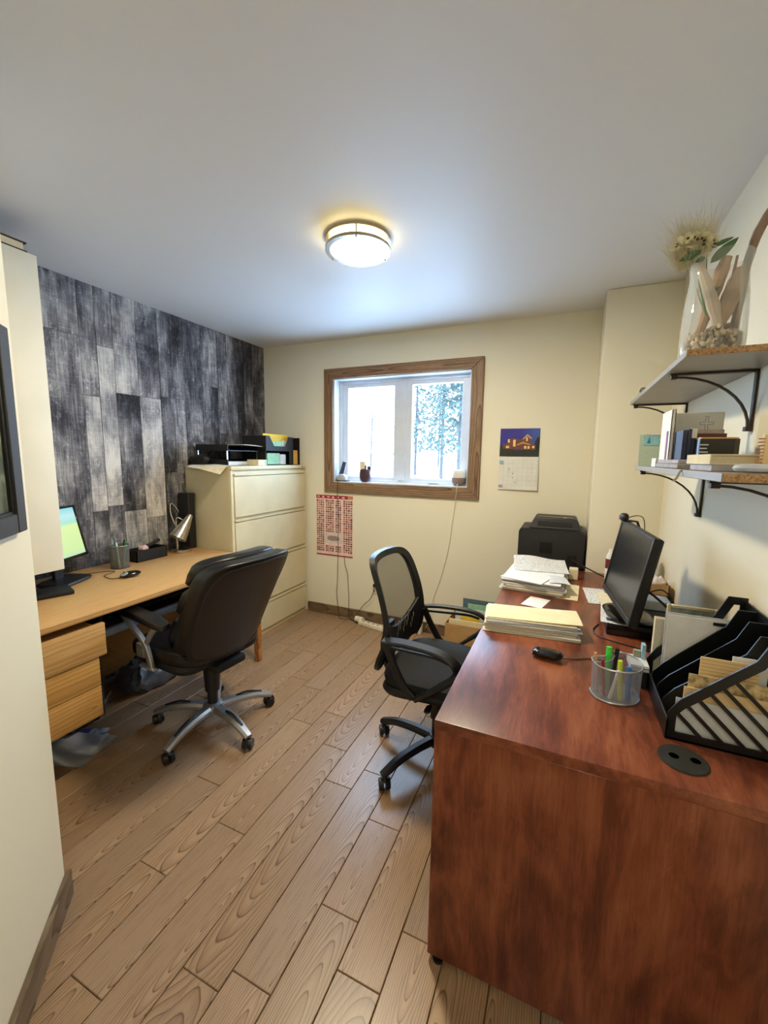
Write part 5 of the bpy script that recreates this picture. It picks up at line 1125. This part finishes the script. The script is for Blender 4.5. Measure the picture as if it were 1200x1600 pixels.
for k in range(900):
    a = R.uniform(-.9, .7); L_ = R.uniform(.05, .13); p = Vector((-.05+R.uniform(-.03, .035), R.uniform(-.03, .03), .155+R.uniform(-.02, .04))); d = Vector((sin(a)*.8-.15, R.uniform(-.4, .4), cos(a))).normalized()*L_; s = Vector((.0006, .0003, 0))
    m_ = p+d*.55+Vector((R.uniform(-.008, .008), 0, 0)); vs = [b.verts.new(q) for q in (p-s, p+s, m_+s*.8, p+d, m_-s*.8)]; b.faces.new(vs)
f = obj('plume', b, mat('straw_wisps', (206, 196, 160), .1, 30, rough=.9), t, smooth=False); f['kind'] = 'stuff'
obj('stalk', tube(bm_(), smooth_path([(0, 0, 0), (-.03, 0, .08), (-.05, 0, .16)], 4), .0022, 6), mat('straw_stalk', (180, 164, 110), rough=.8), t)
def leaf(x, y, z, dx, dy, dz2, w_, lab):
    d = Vector((dx, dy, dz2)); s = d.cross(Vector((.3, 1, .1))).normalized(); n_ = s.cross(d).normalized(); b = bm_(); L_ = []; 
    for i in range(8):
        u = i/7; hw = w_*math.sin(pi*u**.8)**.8+.0004; c = Vector((x, y, z))+d*u+n_*(.15*d.length*u*u); L_.append([c-s*hw, c+n_*.001, c+s*hw, c-n_*.0008])
    rings(b, L_); single('leaf', b, mat('dusty_green_leaf', (76, 108, 70), .15, 30, rough=.6), lab, 'leaf', 'leaves in the vase')
leaf(vx-.028, 1.51, 1.985, .058, -.005, .062, .013, 'large green leaf pointing up and right behind the vase rim'); leaf(vx-.055, 1.50, 2.02, -.05, -.01, -.022, .009, 'green leaf hanging left below the blossoms'); leaf(vx-.030, 1.505, 2.025, .05, 0, .022, .006, 'narrow green leaf right of the blossoms'); leaf(vx-.045, 1.495, 1.998, -.022, -.01, -.012, .007, 'short dark leaf at the left of the vase rim'); leaf(vx-.03, vy, 1.90, .03, -.02, .02, .008, 'green leaf inside the neck of the vase')
# small round clock
t = thing('small_clock', 'tiny round white dial near the far end of the upper shelf', 'clock', (.312, 2.376, s1)); obj('dial', cyl(bm_(), (0, -.006, .036), (0, .006, .036), .024, n=28), mat('ivory_dial', (232, 226, 206), rough=.5), t)
obj('face', cyl(bm_(), (0, -.0068, .036), (0, -.006, .036), .017, n=24), mat('grey_face', (120, 118, 112), rough=.5), t)
obj('stand', box(bm_(), -.016, .016, -.008, .010, 0, .014, .002), mat('coral_stand', (206, 130, 100), rough=.6), t)
b = bm_(); text_mesh(b, '20', .018, T(0, -.0070, .036, 0, 90)); obj('numerals', b, PAPER, t)
# lower shelf contents
t = thing('desk_calendar', 'pale green spiral desk calendar at the far end of the lower shelf', 'calendar', (.325, 2.0, s2))
GPR = stripes('pale_green_page', (196, 214, 192), (150, 172, 168), 120, 2, .2, gap=.62)
b = box(bm_(), .266, .392, -.0015, .0015, 0, .128); xf(b, T(0, 1.985, s2+.0, 0, -8)); cp = obj('page', b, GPR, t, world=True)
b = bm_(); xf(box(b, .280, .335, -.003, -.0017, .085, .124), T(0, 1.985, s2, 0, -8)); obj('sea_picture', b, mat('aqua_print', (150, 206, 214), .08, 50, rough=.5), t, world=True)
b = bm_(); xf(pillow(b, (.352, -.0025, .096), (.017, .0008, .012), .8, 14, 6), T(0, 1.985, s2, 0, -8)); obj('orange_emblem', b, mat('orange_print', (222, 128, 92), .1, 50, rough=.5), t, world=True)
b = bm_(); xf(prism(b, [(.292, .092), (.304, .092), (.300, .120)], -.0036, -.003, 'XZ'), T(0, 1.985, s2, 0, -8)); obj('sail', b, mat('teal_print', (60, 130, 150), rough=.5), t, world=True)
b = bm_(); [tube(b, [(.283+.0082*i, 1.985+.016+.004*cos(a), s2+.127+.004*sin(a)) for a in [k*pi/4 for k in range(9)]], .0008, 5) for i in range(15)]; obj('spiral', b, SMR, t, world=True)
b = box(bm_(), .277, .405, -.001, .001, 0, .128); xf(b, T(0, 2.04, s2, 0, 8)); obj('easel_back', b, CREAMP, t, world=True)
b = box(bm_(), .282, .326, 1.72, 1.79, s2, s2+.030, .001); single('card_stack', b, PAPER, 'small stack of white cards next to the desk calendar', 'cards')
for i, (x0, x1_, ya, yb_, z0, h_, m, lab) in enumerate(((.283, .47, 1.40, 1.715, 0, .013, mat('grey_book_cover', (150, 146, 144), rough=.6), 'flat grey book at the bottom under the upright books'), (.286, .465, 1.41, 1.70, .0132, .012, mat('grey_violet_cover', (164, 158, 162), rough=.6), 'flat grey-violet book directly under the upright books'))):
    single('flat_book', box(bm_(), x0, x1_, ya, yb_, s2+z0, s2+z0+h_, .0015), m, lab, 'book', 'flat books on the lower shelf')
bz = s2+.0255
def upbook(x0, x1_, ya, yb_, h_, m, lab, pages=True):
    t = thing('book', lab, 'book', ((x0+x1_)/2, (ya+yb_)/2, bz), 0, 'upright books on the lower shelf')
    b = bm_(); box(b, x0, x0+.002, ya, yb_, bz, bz+h_); box(b, x1_-.002, x1_, ya, yb_, bz, bz+h_); box(b, x0, x1_, ya, ya+.002, bz, bz+h_); obj('cover', b, m, t, world=True)
    obj('pages', box(bm_(), x0+.002, x1_-.002, ya+.002, yb_-.003, bz+.003, bz+h_-.003), CREAMP, t, world=True)
PLQ = mat('pale_grey_board', (206, 206, 200), .02, 20, rough=.45)
t = thing('cross_plaque', 'pale plaque with an outlined cross standing on the lower shelf', 'plaque', (.365, 1.66, bz)); obj('board', box(bm_(), .302, .445, 1.650, 1.662, bz, bz+.152, .002), PLQ, t, world=True)
b = bm_(); cxp, czp = .400, bz+.118
for x0, x1_, z0, z1_ in ((-.004, -.003, -.035, -.004), (.003, .004, -.035, -.004), (-.018, -.004, -.005, -.004), (.004, .018, -.005, -.004), (-.018, -.004, .003, .004), (.004, .018, .003, .004), (-.018, -.017, -.005, .004), (.017, .018, -.005, .004), (-.004, -.003, .003, .022), (.003, .004, .003, .022), (-.004, .004, .021, .022)): box(b, cxp+x0, cxp+x1_, 1.6490, 1.650, czp+z0, czp+z1_)
obj('cross_outline', b, mat('grey_outline', (120, 120, 116), rough=.5), t, world=True)
upbook(.288, .299, 1.56, 1.70, .155, PAPER, 'thin white booklet at the left end of the upright books'); 
b = box(bm_(), .2865, .2878, 1.585, 1.605, bz, bz+.09); single('violet_leaflet', b, mat('violet_card', (130, 80, 140), rough=.6), 'violet leaflet against the thin white booklet', 'leaflet')
NV = mat('navy_leatherette', (36, 42, 72), .12, 60, rough=.5)
for i, (x0, w_, h_) in enumerate(((.3015, .011, .085), (.3135, .009, .088), (.3235, .014, .062))): upbook(x0, x0+w_, 1.46, 1.56, h_, NV, ('narrow navy book leftmost of the navy three', 'thin navy book in the middle of the navy three', 'short navy book rightmost of the navy three')[i])
b = box(bm_(), .3235, .337, 1.47, 1.555, bz+.0625, bz+.090); single('white_box_card', b, PAPER, 'little white carton resting on the short navy book', 'carton')
upbook(.345, .425, 1.565, 1.60, .092, mat('taupe_cover', (176, 160, 146), rough=.6), 'taupe book standing behind the thick black book'); upbook(.342, .420, 1.52, 1.555, .078, mat('maroon_cover', (92, 48, 50), rough=.55), 'maroon book just behind the thick black book')
t = thing('thick_book', 'thick black book with gilt pages standing in front on the lower shelf', 'book', (.375, 1.455, bz))
b = bm_(); P_ = [(.330, 1.42), (.334, 1.412), (.410, 1.412), (.424, 1.424), (.428, 1.455), (.424, 1.486), (.410, 1.498), (.330, 1.498)]; prism(b, P_, bz, bz+.058); obj('cover', b, mat('black_leatherette', (18, 18, 20), .1, 60, rough=.3), t, world=True)
obj('gilt_edge', prism(bm_(), [(x+(.378-x)*.05, y+(1.455-y)*.08) for x, y in P_], bz+.058, bz+.062), mat('gilt_pages', (206, 160, 90), .05, 60, rough=.4, metal=.3), t, world=True)
b = bm_(); [box(b, .333+.0*i, .352-.003*(i % 2), 1.4110, 1.4122, bz+.040-.010*i, bz+.043-.010*i) for i in range(4)]; obj('spine_lettering', b, PAPER2, t, world=True)
t = thing('cream_book', 'cream book lying flat at the near end of the lower shelf', 'book', (.38, 1.16, s2)); obj('pages', box(bm_(), .284, .480, 1.105, 1.285, s2+.0175, s2+.0345), PL2, t, world=True)
b = bm_(); box(b, .280, .485, 1.10, 1.29, s2+.015, s2+.0175); box(b, .280, .485, 1.10, 1.29, s2+.0345, s2+.037); box(b, .28, .283, 1.10, 1.29, s2+.0175, s2+.0345); obj('cover', b, CREAMP, t, world=True)
b = box(bm_(), .284, .47, 1.10, 1.27, s2, s2+.0148, .001); single('grey_booklet', b, MATS['grey_violet_cover'], 'grey booklet lying under the cream book', 'book')
b = strip(bm_(), smooth_path([(.34, 1.30, s2+.0008), (.29, 1.295, s2+.0012), (.2705, 1.29, s2-.003), (.262, 1.285, s2-.02), (.258, 1.30, s2-.032)], 4), .007, .0006, up=(0, 1, 1)); single('ribbon', b, mat('pale_ribbon', (210, 202, 186), rough=.7), 'pale ribbon bookmark trailing over the lower shelf edge', 'ribbon')
t = thing('spiral_notebook', 'tan coil-bound notebook upright at the near end of the lower shelf', 'notebook', (.39, 1.07, s2)); obj('cover', box(bm_(), .352, .50, 1.055, 1.068, s2, s2+.075), TANP, t, world=True)
b = bm_(); [tube(b, [(.350+.005*cos(a), 1.0615+.008*sin(a), s2+.006+.0068*i) for a in [k*pi/4 for k in range(9)]], .0011, 5) for i in range(10)]; obj('coil', b, mat('copper_coil', (176, 120, 84), rough=.4, metal=.5), t, world=True)
b = bm_(); pillow(b, (.335, 1.03, s2+.009), (.035, .02, .009), .7, 16, 6); single('eyeglass_case', b, mat('pale_blue_case', (196, 202, 214), rough=.5), 'pale blue-grey case at the near end of the lower shelf', 'case')
